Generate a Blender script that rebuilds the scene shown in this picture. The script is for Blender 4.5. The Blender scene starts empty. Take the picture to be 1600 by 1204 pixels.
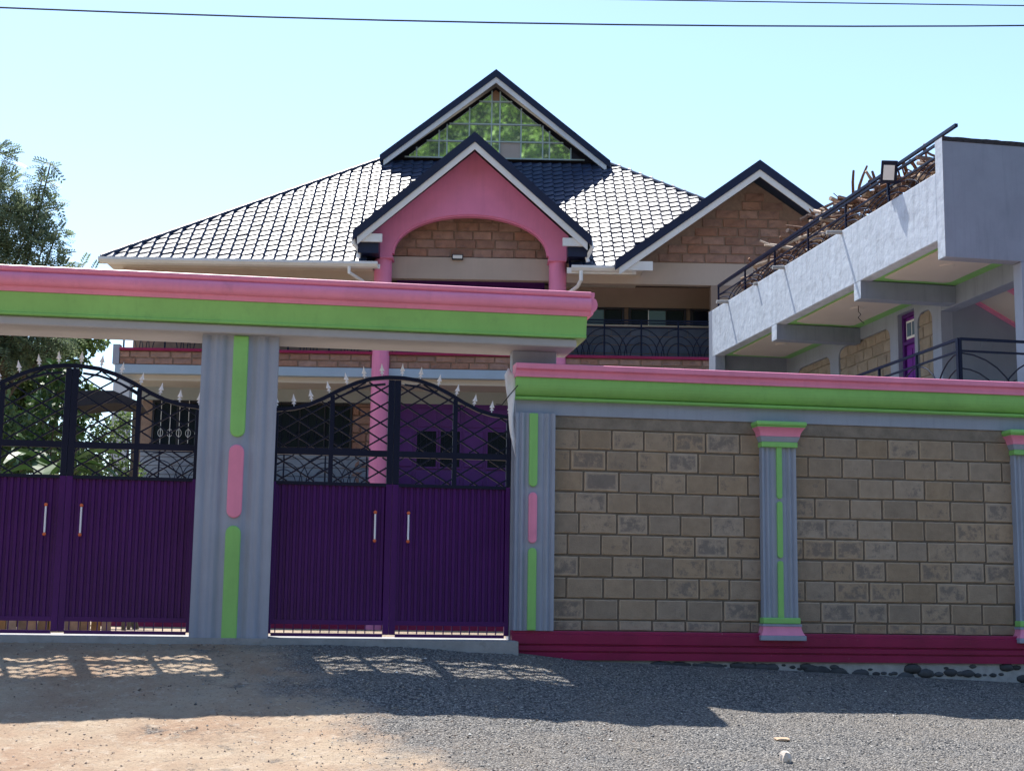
import bpy, bmesh, math, random
import numpy as np
from mathutils import Vector, Matrix, Quaternion
rad = math.radians
random.seed(7); RNG = np.random.default_rng(7)
scene = bpy.context.scene
COL = scene.collection
# ------------------------------------------------------------------ camera
PSI, PIT, ROLL = rad(8.65), rad(8.7), .014
fw = Vector((math.sin(PSI)*math.cos(PIT), math.cos(PSI)*math.cos(PIT), math.sin(PIT)))
r0 = Vector((math.cos(PSI), -math.sin(PSI), 0)); u0 = r0.cross(fw)
rt = r0*math.cos(ROLL) + u0*math.sin(ROLL); up = rt.cross(fw)
cd = bpy.data.cameras.new('camera'); cam = bpy.data.objects.new('camera', cd); COL.objects.link(cam)
cam.matrix_world = Matrix(((rt.x, up.x, -fw.x, 0), (rt.y, up.y, -fw.y, 0), (rt.z, up.z, -fw.z, .3), (0, 0, 0, 1)))
cd.sensor_width = 36; cd.lens = 51.3; cd.clip_start = .1; cd.clip_end = 2000
scene.camera = cam
# ------------------------------------------------------------------ sky and sun
w = bpy.data.worlds.new('World'); scene.world = w; w.use_nodes = True
wn = w.node_tree.nodes; wl = w.node_tree.links
sky = wn.new('ShaderNodeTexSky'); sky.sky_type = 'NISHITA'; sky.sun_disc = False
sky.sun_elevation = rad(60.8); sky.sun_rotation = rad(-17.9)
sky.air_density = 1.25; sky.dust_density = .9; sky.ozone_density = 2.4; sky.altitude = 1200
wl.new(sky.outputs[0], wn['Background'].inputs[0]); wn['Background'].inputs[1].default_value = .128
sl = bpy.data.lights.new('sun', 'SUN'); sl.energy = 4.8; sl.angle = rad(.5); sl.color = (1, .95, .87)
sun = bpy.data.objects.new('sun', sl); COL.objects.link(sun)
sun.rotation_euler = Vector((.172, -.532, -1)).to_track_quat('-Z', 'Y').to_euler(); sun.location = (-8, 30, 40)
vs = scene.view_settings; vs.view_transform = 'Standard'; vs.look = 'None'; vs.gamma = 1; vs.exposure = 1.08
vs.use_curve_mapping = False

# ------------------------------------------------------------------ materials
MATS = {}
def M(name, col, rough=.6, var=.12, vs_=2.5, bump=.15, bs=50, rnd=0., metal=0., spec=.4, dark=None, world=False, drip=0, coat=0):
    if name in MATS: return MATS[name]
    m = bpy.data.materials.new(name); m.use_nodes = True; n = m.node_tree.nodes; l = m.node_tree.links
    b = n['Principled BSDF']; b.inputs['Roughness'].default_value = rough; b.inputs['Metallic'].default_value = metal
    b.inputs['Specular IOR Level'].default_value = spec; b.inputs['Coat Weight'].default_value = coat
    if world: src = n.new('ShaderNodeNewGeometry').outputs['Position']
    else: src = n.new('ShaderNodeTexCoord').outputs['Object']
    no = n.new('ShaderNodeTexNoise'); no.inputs['Scale'].default_value = vs_; no.inputs['Detail'].default_value = 6; no.inputs['Roughness'].default_value = .65
    l.new(src, no.inputs['Vector'])
    mr = n.new('ShaderNodeMapRange'); mr.inputs[1].default_value = .3; mr.inputs[2].default_value = .7
    mr.inputs[3].default_value = 1-var; mr.inputs[4].default_value = 1+var
    l.new(no.outputs[0], mr.inputs[0]); fac = mr.outputs[0]
    if rnd:
        oi = n.new('ShaderNodeObjectInfo'); r2 = n.new('ShaderNodeMapRange'); r2.inputs[3].default_value = 1-rnd; r2.inputs[4].default_value = 1+rnd
        l.new(oi.outputs['Random'], r2.inputs[0]); mu = n.new('ShaderNodeMath'); mu.operation = 'MULTIPLY'
        l.new(fac, mu.inputs[0]); l.new(r2.outputs[0], mu.inputs[1]); fac = mu.outputs[0]
    vm = n.new('ShaderNodeVectorMath'); vm.operation = 'SCALE'; vm.inputs[0].default_value = col; l.new(fac, vm.inputs['Scale'])
    out = vm.outputs[0]
    if rnd:
        h = n.new('ShaderNodeHueSaturation'); r3 = n.new('ShaderNodeMath'); r3.operation = 'MULTIPLY_ADD'
        r4 = n.new('ShaderNodeMath'); r4.operation = 'MULTIPLY'; r4.inputs[1].default_value = 7.31; l.new(oi.outputs['Random'], r4.inputs[0])
        r5 = n.new('ShaderNodeMath'); r5.operation = 'FRACT'; l.new(r4.outputs[0], r5.inputs[0])
        l.new(r5.outputs[0], r3.inputs[0]); r3.inputs[1].default_value = rnd*1.6; r3.inputs[2].default_value = 1-rnd*.8
        l.new(r3.outputs[0], h.inputs['Saturation']); l.new(out, h.inputs['Color']); out = h.outputs[0]
    def stain(out, scale, lo, hi, colr, amt, stretch=None):
        s2 = src
        if stretch:
            mp = n.new('ShaderNodeMapping'); mp.inputs['Scale'].default_value = stretch; l.new(src, mp.inputs[0]); s2 = mp.outputs[0]
        q = n.new('ShaderNodeTexNoise'); q.inputs['Scale'].default_value = scale; q.inputs['Detail'].default_value = 7; q.inputs['Roughness'].default_value = .7
        l.new(s2, q.inputs['Vector']); k = n.new('ShaderNodeMapRange'); k.inputs[1].default_value = lo; k.inputs[2].default_value = hi; k.inputs[4].default_value = amt
        l.new(q.outputs[0], k.inputs[0]); mx = n.new('ShaderNodeMix'); mx.data_type = 'RGBA'
        l.new(k.outputs[0], mx.inputs['Factor']); l.new(out, mx.inputs['A']); mx.inputs['B'].default_value = (*colr, 1); return mx.outputs['Result']
    if dark: out = stain(out, *dark)
    if drip: out = stain(out, 1.0, .5, .75, tuple(c*.45 for c in col), drip, (9, 9, .7))
    l.new(out, b.inputs['Base Color'])
    if bump:
        nb = n.new('ShaderNodeTexNoise'); nb.inputs['Scale'].default_value = bs; nb.inputs['Detail'].default_value = 5; l.new(src, nb.inputs['Vector'])
        bp = n.new('ShaderNodeBump'); bp.inputs['Strength'].default_value = bump; bp.inputs['Distance'].default_value = .01
        l.new(nb.outputs[0], bp.inputs['Height']); l.new(bp.outputs[0], b.inputs['Normal'])
    MATS[name] = m; return m
PINK = M('pink_paint', (.76, .25, .39), .42, .09, 1.5, .12, 18, drip=.18, dark=(4, .58, .72, (.50,.18,.27), .4))
PINKH = M('house_pink_paint', (.76, .235, .42), .55, .08, 1.2, .08, 18, drip=.15)
GREEN = M('green_paint', (.235, .53, .15), .42, .09, 1.5, .12, 18, drip=.18, dark=(4, .58, .72, (.16,.36,.12), .4))
GREY = M('grey_blue_paint', (.29, .325, .405), .5, .08, 1.4, .12, 14, drip=.25)
GREYS = M('stair_block_grey_paint', (.245, .28, .35), .6, .1, 1.6, .2, 12, drip=.35)
BLUEB = M('pale_blue_beam_paint', (.33, .43, .54), .6, .08, 1.2, .1, 20)
MAROON = M('maroon_paint', (.26, .008, .065), .45, .2, 2, .2, 30, dark=(26, .66, .74, (.5, .42, .42), .7))
PURPLE = M('purple_gate_paint', (.062, .008, .11), .33, .15, 1.2, .05, 60, spec=.25, dark=(18, .70, .76, (.25, .2, .28), .6))
PURPLED = M('purple_door_paint', (.085, .015, .165), .4, .12, 2, .06, 40)
BLACK = M('dark_blue_iron_paint', (.006, .009, .03), .36, .1, 3, .03, 60, spec=.22)
WHITE = M('white_paint', (.78, .79, .8), .5, .08, 3, .1, 30, dark=(14, .62, .72, (.3, .28, .26), .5))
SILVER = M('silver_spear_paint', (.8, .8, .84), .4, .05, 3, .05, 40)
ORANGE = M('orange_knob_paint', (.65, .14, .05), .35, .05)
STONE = M('grey_brown_stone', (.215, .18, .15), .9, .14, 7, .6, 70, rnd=.12, world=True, dark=(5.0, .55, .62, (.06, .058, .066), .75))
def stone_mat(name, col, patch, W_, H_, amt=.8):
    m = M(name, col, .9, .14, 7, .6, 70, rnd=.18, world=True); n = m.node_tree.nodes; l = m.node_tree.links; b = n['Principled BSDF']
    base = b.inputs['Base Color'].links[0].from_socket
    sx = n.new('ShaderNodeSeparateXYZ'); tc = n.new('ShaderNodeTexCoord'); l.new(tc.outputs['Object'], sx.inputs[0])
    def mt(op, a, c, d=None):
        q = n.new('ShaderNodeMath'); q.operation = op
        for i, v in enumerate((a, c, d)):
            if v is None: continue
            if isinstance(v, (int, float)): q.inputs[i].default_value = v
            else: l.new(v, q.inputs[i])
        return q.outputs[0]
    def rp(x, a, c, lo=0, hi=1):
        q = n.new('ShaderNodeMapRange'); l.new(x, q.inputs[0]); q.inputs[1].default_value = a; q.inputs[2].default_value = c; q.inputs[3].default_value = lo; q.inputs[4].default_value = hi; return q.outputs[0]
    g = n.new('ShaderNodeNewGeometry')
    wob = n.new('ShaderNodeTexNoise'); wob.inputs['Scale'].default_value = 25; l.new(g.outputs['Position'], wob.inputs['Vector'])
    ex = mt('MULTIPLY', mt('MINIMUM', sx.outputs[0], mt('SUBTRACT', 1.0, sx.outputs[0])), W_); ez = mt('MULTIPLY', mt('MINIMUM', sx.outputs[2], mt('SUBTRACT', 1.0, sx.outputs[2])), H_)
    e = mt('ADD', mt('MINIMUM', ex, ez), mt('MULTIPLY', mt('SUBTRACT', wob.outputs[0], .5), .014))
    pale = mt('MULTIPLY', rp(e, .004, .010), rp(e, .020, .013)); pale = mt('MULTIPLY', pale, .55)
    mx = n.new('ShaderNodeMix'); mx.data_type = 'RGBA'; l.new(pale, mx.inputs['Factor']); l.new(base, mx.inputs['A']); mx.inputs['B'].default_value = (*[min(1, c*1.75) for c in col], 1)
    pn = n.new('ShaderNodeTexNoise'); pn.inputs['Scale'].default_value = 11; pn.inputs['Detail'].default_value = 8; pn.inputs['Roughness'].default_value = .72; l.new(g.outputs['Position'], pn.inputs['Vector'])
    big = n.new('ShaderNodeTexNoise'); big.inputs['Scale'].default_value = .9; l.new(g.outputs['Position'], big.inputs['Vector'])
    oi = n.new('ShaderNodeObjectInfo'); v = mt('ADD', pn.outputs[0], mt('MULTIPLY', mt('SUBTRACT', oi.outputs['Random'], .5), .30)); v = mt('ADD', v, mt('MULTIPLY', mt('SUBTRACT', big.outputs[0], .5), .5))
    v = mt('MULTIPLY', rp(v, .52, .66), rp(e, .022, .045)); v = mt('MULTIPLY', v, amt)
    m2 = n.new('ShaderNodeMix'); m2.data_type = 'RGBA'; l.new(v, m2.inputs['Factor']); l.new(mx.outputs['Result'], m2.inputs['A']); m2.inputs['B'].default_value = (*patch, 1)
    l.new(m2.outputs['Result'], b.inputs['Base Color']); return m
STONE = stone_mat('yard_wall_stone', (.325, .25, .18), (.125, .11, .105), .395, .24, .68)
MORTAR = M('grey_mortar', (.14, .115, .09), .95, .2, 9, .6, 60, world=True)
HSTONE = M('red_brown_stone', (.30, .175, .135), .9, .22, 5, .8, 35, rnd=.15, world=True, dark=(4, .55, .7, (.12, .09, .09), .5))
HMORTAR = M('pale_brown_mortar', (.26, .18, .14), .95, .18, 9, .5, 50, world=True)
SSTONE = M('yellow_grey_stone', (.28, .235, .185), .9, .2, 5, .8, 40, rnd=.12, world=True)
RUBBLE = M('dark_rubble_stone', (.055, .058, .065), .8, .3, 8, .6, 40, rnd=.3, world=True)
CEMENT = M('pale_cement', (.36, .36, .36), .9, .2, 9, .7, 40, world=True)
BEIGE = M('beige_plaster', (.46, .38, .33), .8, .07, 1, .15, 25, drip=.1)
CREAM = M('cream_ceiling_paint', (.58, .53, .47), .8, .06, 1, .1, 25)
TAUPE = M('taupe_plaster', (.28, .21, .17), .8, .1, 1, .15, 25)
PLASTER = M('weathered_white_plaster', (.46, .52, .60), .8, .1, 2, 1.0, 7, dark=(3.2, .54, .66, (.27, .29, .33), .5), drip=.55)
TILE = M('navy_roof_tile', (.032, .046, .088), .44, .3, 6, .2, 120, spec=.36, coat=.0, world=True)
VERGE = M('navy_verge_trim', (.012, .016, .05), .38, .15, 5, .2, 60)
GUTTER = M('white_gutter', (.72, .72, .72), .45, .08, 2, .05, 20, dark=(5, .6, .75, (.35, .33, .3), .4))
DARKWIN = M('dark_window_frame', (.02, .02, .03), .5, .1)
CURTAIN = M('dim_interior', (.03, .028, .035), .9, .5, 1.5)
WOOD = M('brown_log_bark', (.17, .095, .065), .9, .35, 9, .8, 60, rnd=.45)
WOODL = M('peeled_pale_log', (.45, .34, .25), .85, .25, 9, .6, 60, rnd=.35)
CONC = M('concrete_slab', (.30, .30, .30), .9, .15, 4, .6, 60, world=True, dark=(7, .55, .7, (.16, .15, .14), .6))
BARK = M('tree_bark', (.10, .08, .06), .9, .3, 10, .8, 50)
CLOTH = M('white_cloth', (.8, .8, .82), .9, .06, 8, .3, 60)
WIRE = M('black_cable', (.02, .02, .022), .6, 0, bump=0)
PALEROCK = M('pale_rock', (.62, .54, .47), .85, .12, 12, .7, 60)
TERRA = M('timber_board', (.38, .2, .09), .8, .3, 6, .3, 40, rnd=.3)
def glass(name, col=(.02, .03, .035), rough=.03, spec=1.0, metal=0.):
    m = M(name, col, rough, .02, 1, 0, 1, spec=spec, metal=metal); return m
PANE = glass('reflective_pane', (.55, .62, .60), .02, 1, .82)
PANED = glass('dark_pane', (.010, .014, .026), .06, .28)
PANEB = glass('bluish_pane', (.16, .25, .36), .1, 1., .35)
LAMPG = M('frosted_lamp_cover', (.75, .75, .73), .35, .03, 3, 0)
def leafmat(name, col, col2, tr=.35, scale=1.5):
    m = bpy.data.materials.new(name); m.use_nodes = True; n = m.node_tree.nodes; l = m.node_tree.links
    b = n['Principled BSDF']; b.inputs['Roughness'].default_value = .5; b.inputs['Specular IOR Level'].default_value = .35
    g = n.new('ShaderNodeNewGeometry'); no = n.new('ShaderNodeTexNoise'); no.inputs['Scale'].default_value = scale; no.inputs['Detail'].default_value = 5
    l.new(g.outputs['Position'], no.inputs['Vector'])
    ad = n.new('ShaderNodeMath'); ad.operation = 'MULTIPLY_ADD'; ad.inputs[1].default_value = .5
    l.new(g.outputs['Random Per Island'], ad.inputs[0]); l.new(no.outputs[0], ad.inputs[2])
    mr = n.new('ShaderNodeMapRange'); mr.inputs[1].default_value = .45; mr.inputs[2].default_value = 1.0; l.new(ad.outputs[0], mr.inputs[0])
    mx = n.new('ShaderNodeMix'); mx.data_type = 'RGBA'; mx.inputs['A'].default_value = (*col, 1); mx.inputs['B'].default_value = (*col2, 1)
    l.new(mr.outputs[0], mx.inputs['Factor']); l.new(mx.outputs['Result'], b.inputs['Base Color'])
    t = n.new('ShaderNodeBsdfTranslucent'); l.new(mx.outputs['Result'], t.inputs[0])
    ms = n.new('ShaderNodeMixShader'); ms.inputs[0].default_value = tr; l.new(b.outputs[0], ms.inputs[1]); l.new(t.outputs[0], ms.inputs[2])
    l.new(ms.outputs[0], n['Material Output'].inputs[0]); return m
LEAF_A = leafmat('feathery_leaf', (.08, .13, .085), (.24, .30, .17), .42)
LEAF_B = leafmat('shrub_leaf', (.04, .085, .03), (.20, .28, .10), .42)
LEAF_C = leafmat('banana_leaf', (.02, .055, .018), (.06, .12, .03), .15, 1.2)
LEAF_H = leafmat('reflection_leaf', (.004, .02, .004), (.32, .52, .09), .25, .9)  # near-black tone in the leaf mix replaces shadows missing under frontal sun
LEAF_H.node_tree.nodes['Math'].inputs[1].default_value = 1.0
LEAF_H.node_tree.nodes['Map Range'].inputs[1].default_value = .62; LEAF_H.node_tree.nodes['Map Range'].inputs[2].default_value = 1.5

def ground_mat():
    m = bpy.data.materials.new('dirt_and_gravel_ground'); m.use_nodes = True; n = m.node_tree.nodes; l = m.node_tree.links
    b = n['Principled BSDF']; b.inputs['Roughness'].default_value = .95; b.inputs['Specular IOR Level'].default_value = .15
    g = n.new('ShaderNodeNewGeometry'); P = g.outputs['Position']
    def noise(s, d=6, r=.6):
        q = n.new('ShaderNodeTexNoise'); q.inputs['Scale'].default_value = s; q.inputs['Detail'].default_value = d; q.inputs['Roughness'].default_value = r
        l.new(P, q.inputs['Vector']); return q.outputs[0]
    def mth(op, a, bb, c=None):
        q = n.new('ShaderNodeMath'); q.operation = op
        for i, v in enumerate((a, bb, c)):
            if v is None: continue
            if isinstance(v, (int, float)): q.inputs[i].default_value = v
            else: l.new(v, q.inputs[i])
        return q.outputs[0]
    def ramp(x, a, bb, lo=0, hi=1):
        q = n.new('ShaderNodeMapRange'); l.new(x, q.inputs[0])
        q.inputs[1].default_value = a; q.inputs[2].default_value = bb; q.inputs[3].default_value = lo; q.inputs[4].default_value = hi; return q.outputs[0]
    def mix(f, a, bb):
        q = n.new('ShaderNodeMix'); q.data_type = 'RGBA'; l.new(f, q.inputs['Factor']) if not isinstance(f, float) else setattr(q.inputs['Factor'], 'default_value', f)
        for nm, v in (('A', a), ('B', bb)):
            if isinstance(v, tuple): q.inputs[nm].default_value = (*v, 1)
            else: l.new(v, q.inputs[nm])
        return q.outputs['Result']
    sp = n.new('ShaderNodeSeparateXYZ'); l.new(P, sp.inputs[0])
    # dirt
    dirt = mix(ramp(noise(1.1, 7), .35, .65), (.33, .225, .155), (.40, .315, .23))
    dirt = mix(ramp(noise(3.5, 8, .7), .56, .70, 0, .6), dirt, (.21, .18, .155))
    dirt = mix(ramp(noise(38, 5, .75), .55, .66, 0, .8), dirt, (.13, .10, .085))
    dirt = mix(ramp(noise(7, 10, .85), .52, .60, 0, .75), dirt, (.47, .385, .30))
    # gravel
    v = n.new('ShaderNodeTexVoronoi'); v.inputs['Scale'].default_value = 55; l.new(P, v.inputs['Vector'])
    vb = n.new('ShaderNodeTexVoronoi'); vb.inputs['Scale'].default_value = 110; l.new(P, vb.inputs['Vector'])
    sv = n.new('ShaderNodeSeparateColor'); l.new(v.outputs['Color'], sv.inputs[0])
    gr = mix(ramp(sv.outputs[0], 0, 1), (.08, .085, .095), (.42, .40, .375))
    gr = mix(ramp(sv.outputs[1], .93, .96), gr, (.5, .47, .42))
    gr = mix(ramp(v.outputs['Distance'], .35, .75, 0, .8), gr, (.035, .035, .038))
    gr = mix(ramp(noise(.9, 6), .40, .66, 0, .40), gr, (.25, .215, .18))
    # boundary
    edge = ramp(sp.outputs[1], 11, 15.2, 1.25, -.15)
    dx = mth('SUBTRACT', sp.outputs[0], edge)
    dx = mth('ADD', dx, mth('MULTIPLY', mth('SUBTRACT', noise(1.3, 8, .7), .5), 3.2))
    mask = ramp(dx, -.25, .55)
    # patches of spilled gravel on the dirt
    patch = ramp(mth('MULTIPLY', noise(2.1, 8, .75), ramp(mth('ABSOLUTE', mth('ADD', sp.outputs[0], .6), 0), 2.6, .2, .4, 1.05)), .56, .64, 0, .8)
    mask = mth('MAXIMUM', mask, patch)
    far = ramp(sp.outputs[1], 16.3, 17.0)
    near = mix(mask, dirt, gr)
    hill = mix(ramp(noise(.25, 8), .4, .6), (.012, .022, .008), (.03, .045, .014))  # slope colour near black, acts as shaded gaps between the leaves
    near = mix(far, near, mix(ramp(noise(.8, 7), .4, .6), (.42, .32, .24), (.33, .27, .2)))
    col = mix(ramp(sp.outputs[1], -18, -26), near, hill)
    l.new(col, b.inputs['Base Color'])
    h1 = mth('MULTIPLY', mth('SUBTRACT', 1.0, v.outputs['Distance']), mask)
    h = mth('ADD', mth('MULTIPLY', h1, 1.4), mth('MULTIPLY', noise(22, 8, .7), 1.3))
    h = mth('ADD', h, mth('MULTIPLY', noise(90, 3, .7), .5))
    bp = n.new('ShaderNodeBump'); bp.inputs['Strength'].default_value = 1; bp.inputs['Distance'].default_value = .02
    l.new(h, bp.inputs['Height']); l.new(bp.outputs[0], b.inputs['Normal']); return m

# ------------------------------------------------------------------ mesh helpers
class MB:
    def __init__(s): s.v = []; s.f = []
    def add(s, vs_, fs):
        o = len(s.v); s.v += [tuple(p) for p in vs_]; s.f += [tuple(i+o for i in f) for f in fs]; return s
    def box(s, x0, x1, y0, y1, z0, z1):
        return s.add([(x0,y0,z0),(x1,y0,z0),(x1,y1,z0),(x0,y1,z0),(x0,y0,z1),(x1,y0,z1),(x1,y1,z1),(x0,y1,z1)],
                     [(0,3,2,1),(4,5,6,7),(0,1,5,4),(1,2,6,5),(2,3,7,6),(3,0,4,7)])
    def bar(s, p, q, w, h, upv=(0,0,1)):
        p = Vector(p); q = Vector(q); d = (q-p).normalized(); sd = d.cross(Vector(upv))
        if sd.length < 1e-4: sd = d.cross(Vector((0,1,0)))
        sd.normalize(); uu = sd.cross(d).normalized(); a = sd*w/2; b = uu*h/2
        return s.add([p-a-b,p+a-b,p+a+b,p-a+b,q-a-b,q+a-b,q+a+b,q-a+b], [(0,1,2,3),(7,6,5,4),(0,4,5,1),(1,5,6,2),(2,6,7,3),(3,7,4,0)])
    def tube(s, pts, r, n=6, cap=True):
        pts = [Vector(p) for p in pts]; rs = r if isinstance(r, (list, tuple)) else [r]*len(pts); o = len(s.v); prev = None
        for i, p in enumerate(pts):
            d = (pts[min(i+1, len(pts)-1)]-pts[max(i-1, 0)]).normalized()
            if prev is None: a = d.cross(Vector((0,0,1))); a = d.cross(Vector((0,1,0))) if a.length < .05 else a
            else: a = prev - d*prev.dot(d)
            a.normalize(); prev = a; b = d.cross(a)
            for k in range(n):
                t = 2*math.pi*k/n; s.v.append(tuple(p+(a*math.cos(t)+b*math.sin(t))*rs[i]))
        for i in range(len(pts)-1):
            for k in range(n):
                k2 = (k+1) % n; s.f.append((o+i*n+k, o+i*n+k2, o+(i+1)*n+k2, o+(i+1)*n+k))
        if cap: s.f.append(tuple(o+k for k in range(n))[::-1]); s.f.append(tuple(o+(len(pts)-1)*n+k for k in range(n)))
        return s
    def prism(s, poly, axis, a0, a1):
        """poly: (u,v) outline; axis 'x' -> (y,z), 'y' -> (x,z), 'z' -> (x,y)"""
        def P(u, v, a): return {'x': (a, u, v), 'y': (u, a, v), 'z': (u, v, a)}[axis]
        n = len(poly); vs_ = [P(u, v, a0) for u, v in poly]+[P(u, v, a1) for u, v in poly]
        return s.add(vs_, [tuple(range(n)), tuple(range(2*n-1, n-1, -1))]+[(i, i+n, (i+1) % n+n, (i+1) % n) for i in range(n)])
    def sphere(s, c, r, n=8, m=5, sz=1):
        c = Vector(c); o = len(s.v)
        for j in range(m+1):
            ph = math.pi*j/m
            for k in range(n):
                t = 2*math.pi*k/n; s.v.append((c.x+r*math.sin(ph)*math.cos(t), c.y+r*math.sin(ph)*math.sin(t), c.z+r*sz*math.cos(ph)))
        for j in range(m):
            for k in range(n):
                k2 = (k+1) % n; s.f.append((o+j*n+k, o+(j+1)*n+k, o+(j+1)*n+k2, o+j*n+k2))
        return s
    def mesh(s, name, mat):
        me = bpy.data.meshes.new(name); me.from_pydata(s.v, [], s.f); me.materials.append(mat)
        b = bmesh.new(); b.from_mesh(me); bmesh.ops.recalc_face_normals(b, faces=b.faces); b.to_mesh(me); b.free(); return me
    def build(s, name, mat, parent=None, bevel=0, smooth=False, **props):
        o = bpy.data.objects.new(name, s.mesh(name, mat)); COL.objects.link(o); o.parent = parent
        if smooth:
            for p in o.data.polygons: p.use_smooth = True
        if bevel:
            md = o.modifiers.new('bevel', 'BEVEL'); md.width = bevel; md.segments = 2; md.limit_method = 'ANGLE'; md.angle_limit = rad(40)
        for k, v in props.items(): o[k] = v
        return o
def link(name, me, parent, loc=(0,0,0), scale=(1,1,1), rot=(0,0,0)):
    o = bpy.data.objects.new(name, me); COL.objects.link(o); o.parent = parent; o.location = loc; o.scale = scale; o.rotation_euler = rot; return o
def thing(name, label, cat, loc=(0,0,0), rz=0, group=None):
    o = bpy.data.objects.new(name, None); COL.objects.link(o); o.location = loc; o.rotation_euler.z = rz
    o['label'] = label; o['category'] = cat; o.empty_display_size = .2
    if group: o['group'] = group
    return o
def tag(o, label=None, cat=None, group=None, kind=None):
    for k, v in (('label', label), ('category', cat), ('group', group), ('kind', kind)):
        if v: o[k] = v
    return o
def np_mesh(name, V, Fq, mat, parent=None, smooth=False):
    me = bpy.data.meshes.new(name); V = np.asarray(V, np.float32); Fq = np.asarray(Fq, np.int32); k = Fq.shape[1]
    me.vertices.add(len(V)); me.vertices.foreach_set('co', V.ravel()); me.loops.add(Fq.size); me.loops.foreach_set('vertex_index', Fq.ravel())
    me.polygons.add(len(Fq)); me.polygons.foreach_set('loop_start', np.arange(len(Fq), dtype=np.int32)*k)
    me.polygons.foreach_set('use_smooth', np.full(len(Fq), smooth)); me.update(calc_edges=True); me.materials.append(mat)
    o = bpy.data.objects.new(name, me); COL.objects.link(o); o.parent = parent; return o

# block meshes: unit wide (x), unit high (z), front face at y=0 going back to y=1; four shapes of each
def block_mesh(name, mat, rough, margin, seed):
    rr = random.Random(seed); n = 5; mb = MB(); g = []
    def face(u, v): e = min(u, 1-u, v, 1-v); return 0 if e > .02 else 1
    us = [0, .035, .35, .65, .965, 1]; vs2 = [0, .06, .5, .94, 1]
    for j, v in enumerate(vs2):
        for i, u in enumerate(us):
            border = i in (0, 5) or j in (0, 4)
            y = margin if border else -rr.uniform(0, rough)
            g.append((u+(rr.uniform(-.006, .006) if not border else 0), y, v+(rr.uniform(-.02, .02) if not border else 0)))
    mb.add(g, [(j*6+i, j*6+i+1, (j+1)*6+i+1, (j+1)*6+i) for j in range(4) for i in range(5)])
    o = 0; W = 6; top = 24
    mb.add([(0,margin,0),(1,margin,0),(1,margin,1),(0,margin,1),(0,1,0),(1,1,0),(1,1,1),(0,1,1)], [(0,4,5,1),(1,5,6,2),(2,6,7,3),(3,7,4,0)])
    return mb.mesh(name, mat)
BLK = [block_mesh('stone_block_mesh', STONE, .10, .35, i) for i in range(5)]
HBLK = [block_mesh('house_stone_mesh', HSTONE, .45, .6, 20+i) for i in range(5)]
SBLK = [block_mesh('side_stone_mesh', SSTONE, .3, .5, 40+i) for i in range(5)]
def lay(parent, meshes, x0, x1, z0, z1, y, course, length, joint, depth, inside=None, phase=None, rot=0, place=None, rr=random, name='stone', maxn=999, slop=.004, cap=None):
    """courses of stones from x0..x1, z0..z1 on the plane y"""
    n = 0; z = z0; row = 0
    while z < z1-.03:
        h = min(course, z1-z); x = x0-(rr.uniform(.3, .7)*length if row % 2 else rr.uniform(0, .2)*length)
        while x < x1:
            L = length*rr.uniform(.88, 1.12); a = max(x, x0); b = min(x+L, x1); x += L
            if b-a < .06: continue
            if inside and not inside((a+b)/2, z+h/2, b-a, h): continue
            if n >= maxn: break
            zz = z+joint/2+rr.uniform(-slop, slop)
            sc = (b-a-joint, depth, h-joint)
            link(name, rr.choice(meshes), parent, (a+joint/2, y, zz) if not place else place(a+joint/2, zz), sc, (0, 0, rot)); n += 1
        z += course; row += 1
    return n

# ------------------------------------------------------------------ ground
TT = [0, .7, 1.5, 2.5, 3.5, 4.5, 6.5, 9, 14]; FF = [0, .064, .255, .455, .636, .79, .955, 1, 1]
def gz(X, Y):
    base = np.interp(X, [-6, 1.2, 2.4, 2.6, 3.3, 5, 8.6, 30], [-.10, -.10, -.16, -.18, -.26, -.32, -.47, -.6])
    f = np.interp(16.2-Y, TT, FF)
    out = base+(-1.2-base)*f-.10*np.clip((.5-X)/3.5, 0, 1)*np.interp(16.2-Y, [0, 1, 2.2, 3.5, 6], [0, .15, 1, .8, 0])
    inn = np.interp(Y, [16.2, 17.5, 33, 60], [-.06, -.06, -.2, -.3])
    k = np.clip((Y-16.25)/.1, 0, 1)
    z = out*(1-k)+inn*k
    z = z+np.interp(Y, [-260, -60, -22, -12], [75, 12, 1.2, 0])
    z = z+np.interp(Y, [-260, -200, -130, -100, -60, -25], [70, 70, 62, 44, 20, 0])*np.exp(-((X+13)/42.)**4)  # added spur, shaped to fill the gable glass reflection, narrow to spare skylight
    return z
def gnoise(X, Y):
    return (.013*np.sin(1.7*X+.6*np.sin(2.1*Y))*np.sin(1.3*Y+1.1*X)+.012*np.sin(4.3*X+2*Y)*np.sin(3.7*Y-1.5*X)+.006*np.sin(9.1*X+3*np.sin(5*Y))*np.sin(8.3*Y))
xs = np.concatenate([np.arange(-400, -20, 20), np.arange(-20, -5, .6), np.arange(-5, 11, .05), np.arange(11, 30, 1), np.arange(30, 420, 20)])
ys = np.concatenate([np.arange(-300, -20, 8), np.arange(-20, 9, .8), np.arange(9, 16.2, .05), [16.2, 16.25, 16.35, 16.5], np.arange(17, 40, 1), np.arange(40, 600, 25)])
GX, GY = np.meshgrid(xs, ys)
GZ = gz(GX, GY)
amp = np.clip((16.15-GY)/.6, 0, 1)*np.clip((GY-5)/3, 0, 1)
rj = RNG.normal(0, .0035, GX.shape)*((GX > -5) & (GX < 11) & (GY > 9) & (GY < 16.1))
GZ = GZ+gnoise(GX, GY)*amp+rj
nx = len(xs); ny = len(ys)
I = (np.arange(ny-1)[:, None]*nx+np.arange(nx-1)[None, :]).ravel()
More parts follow.
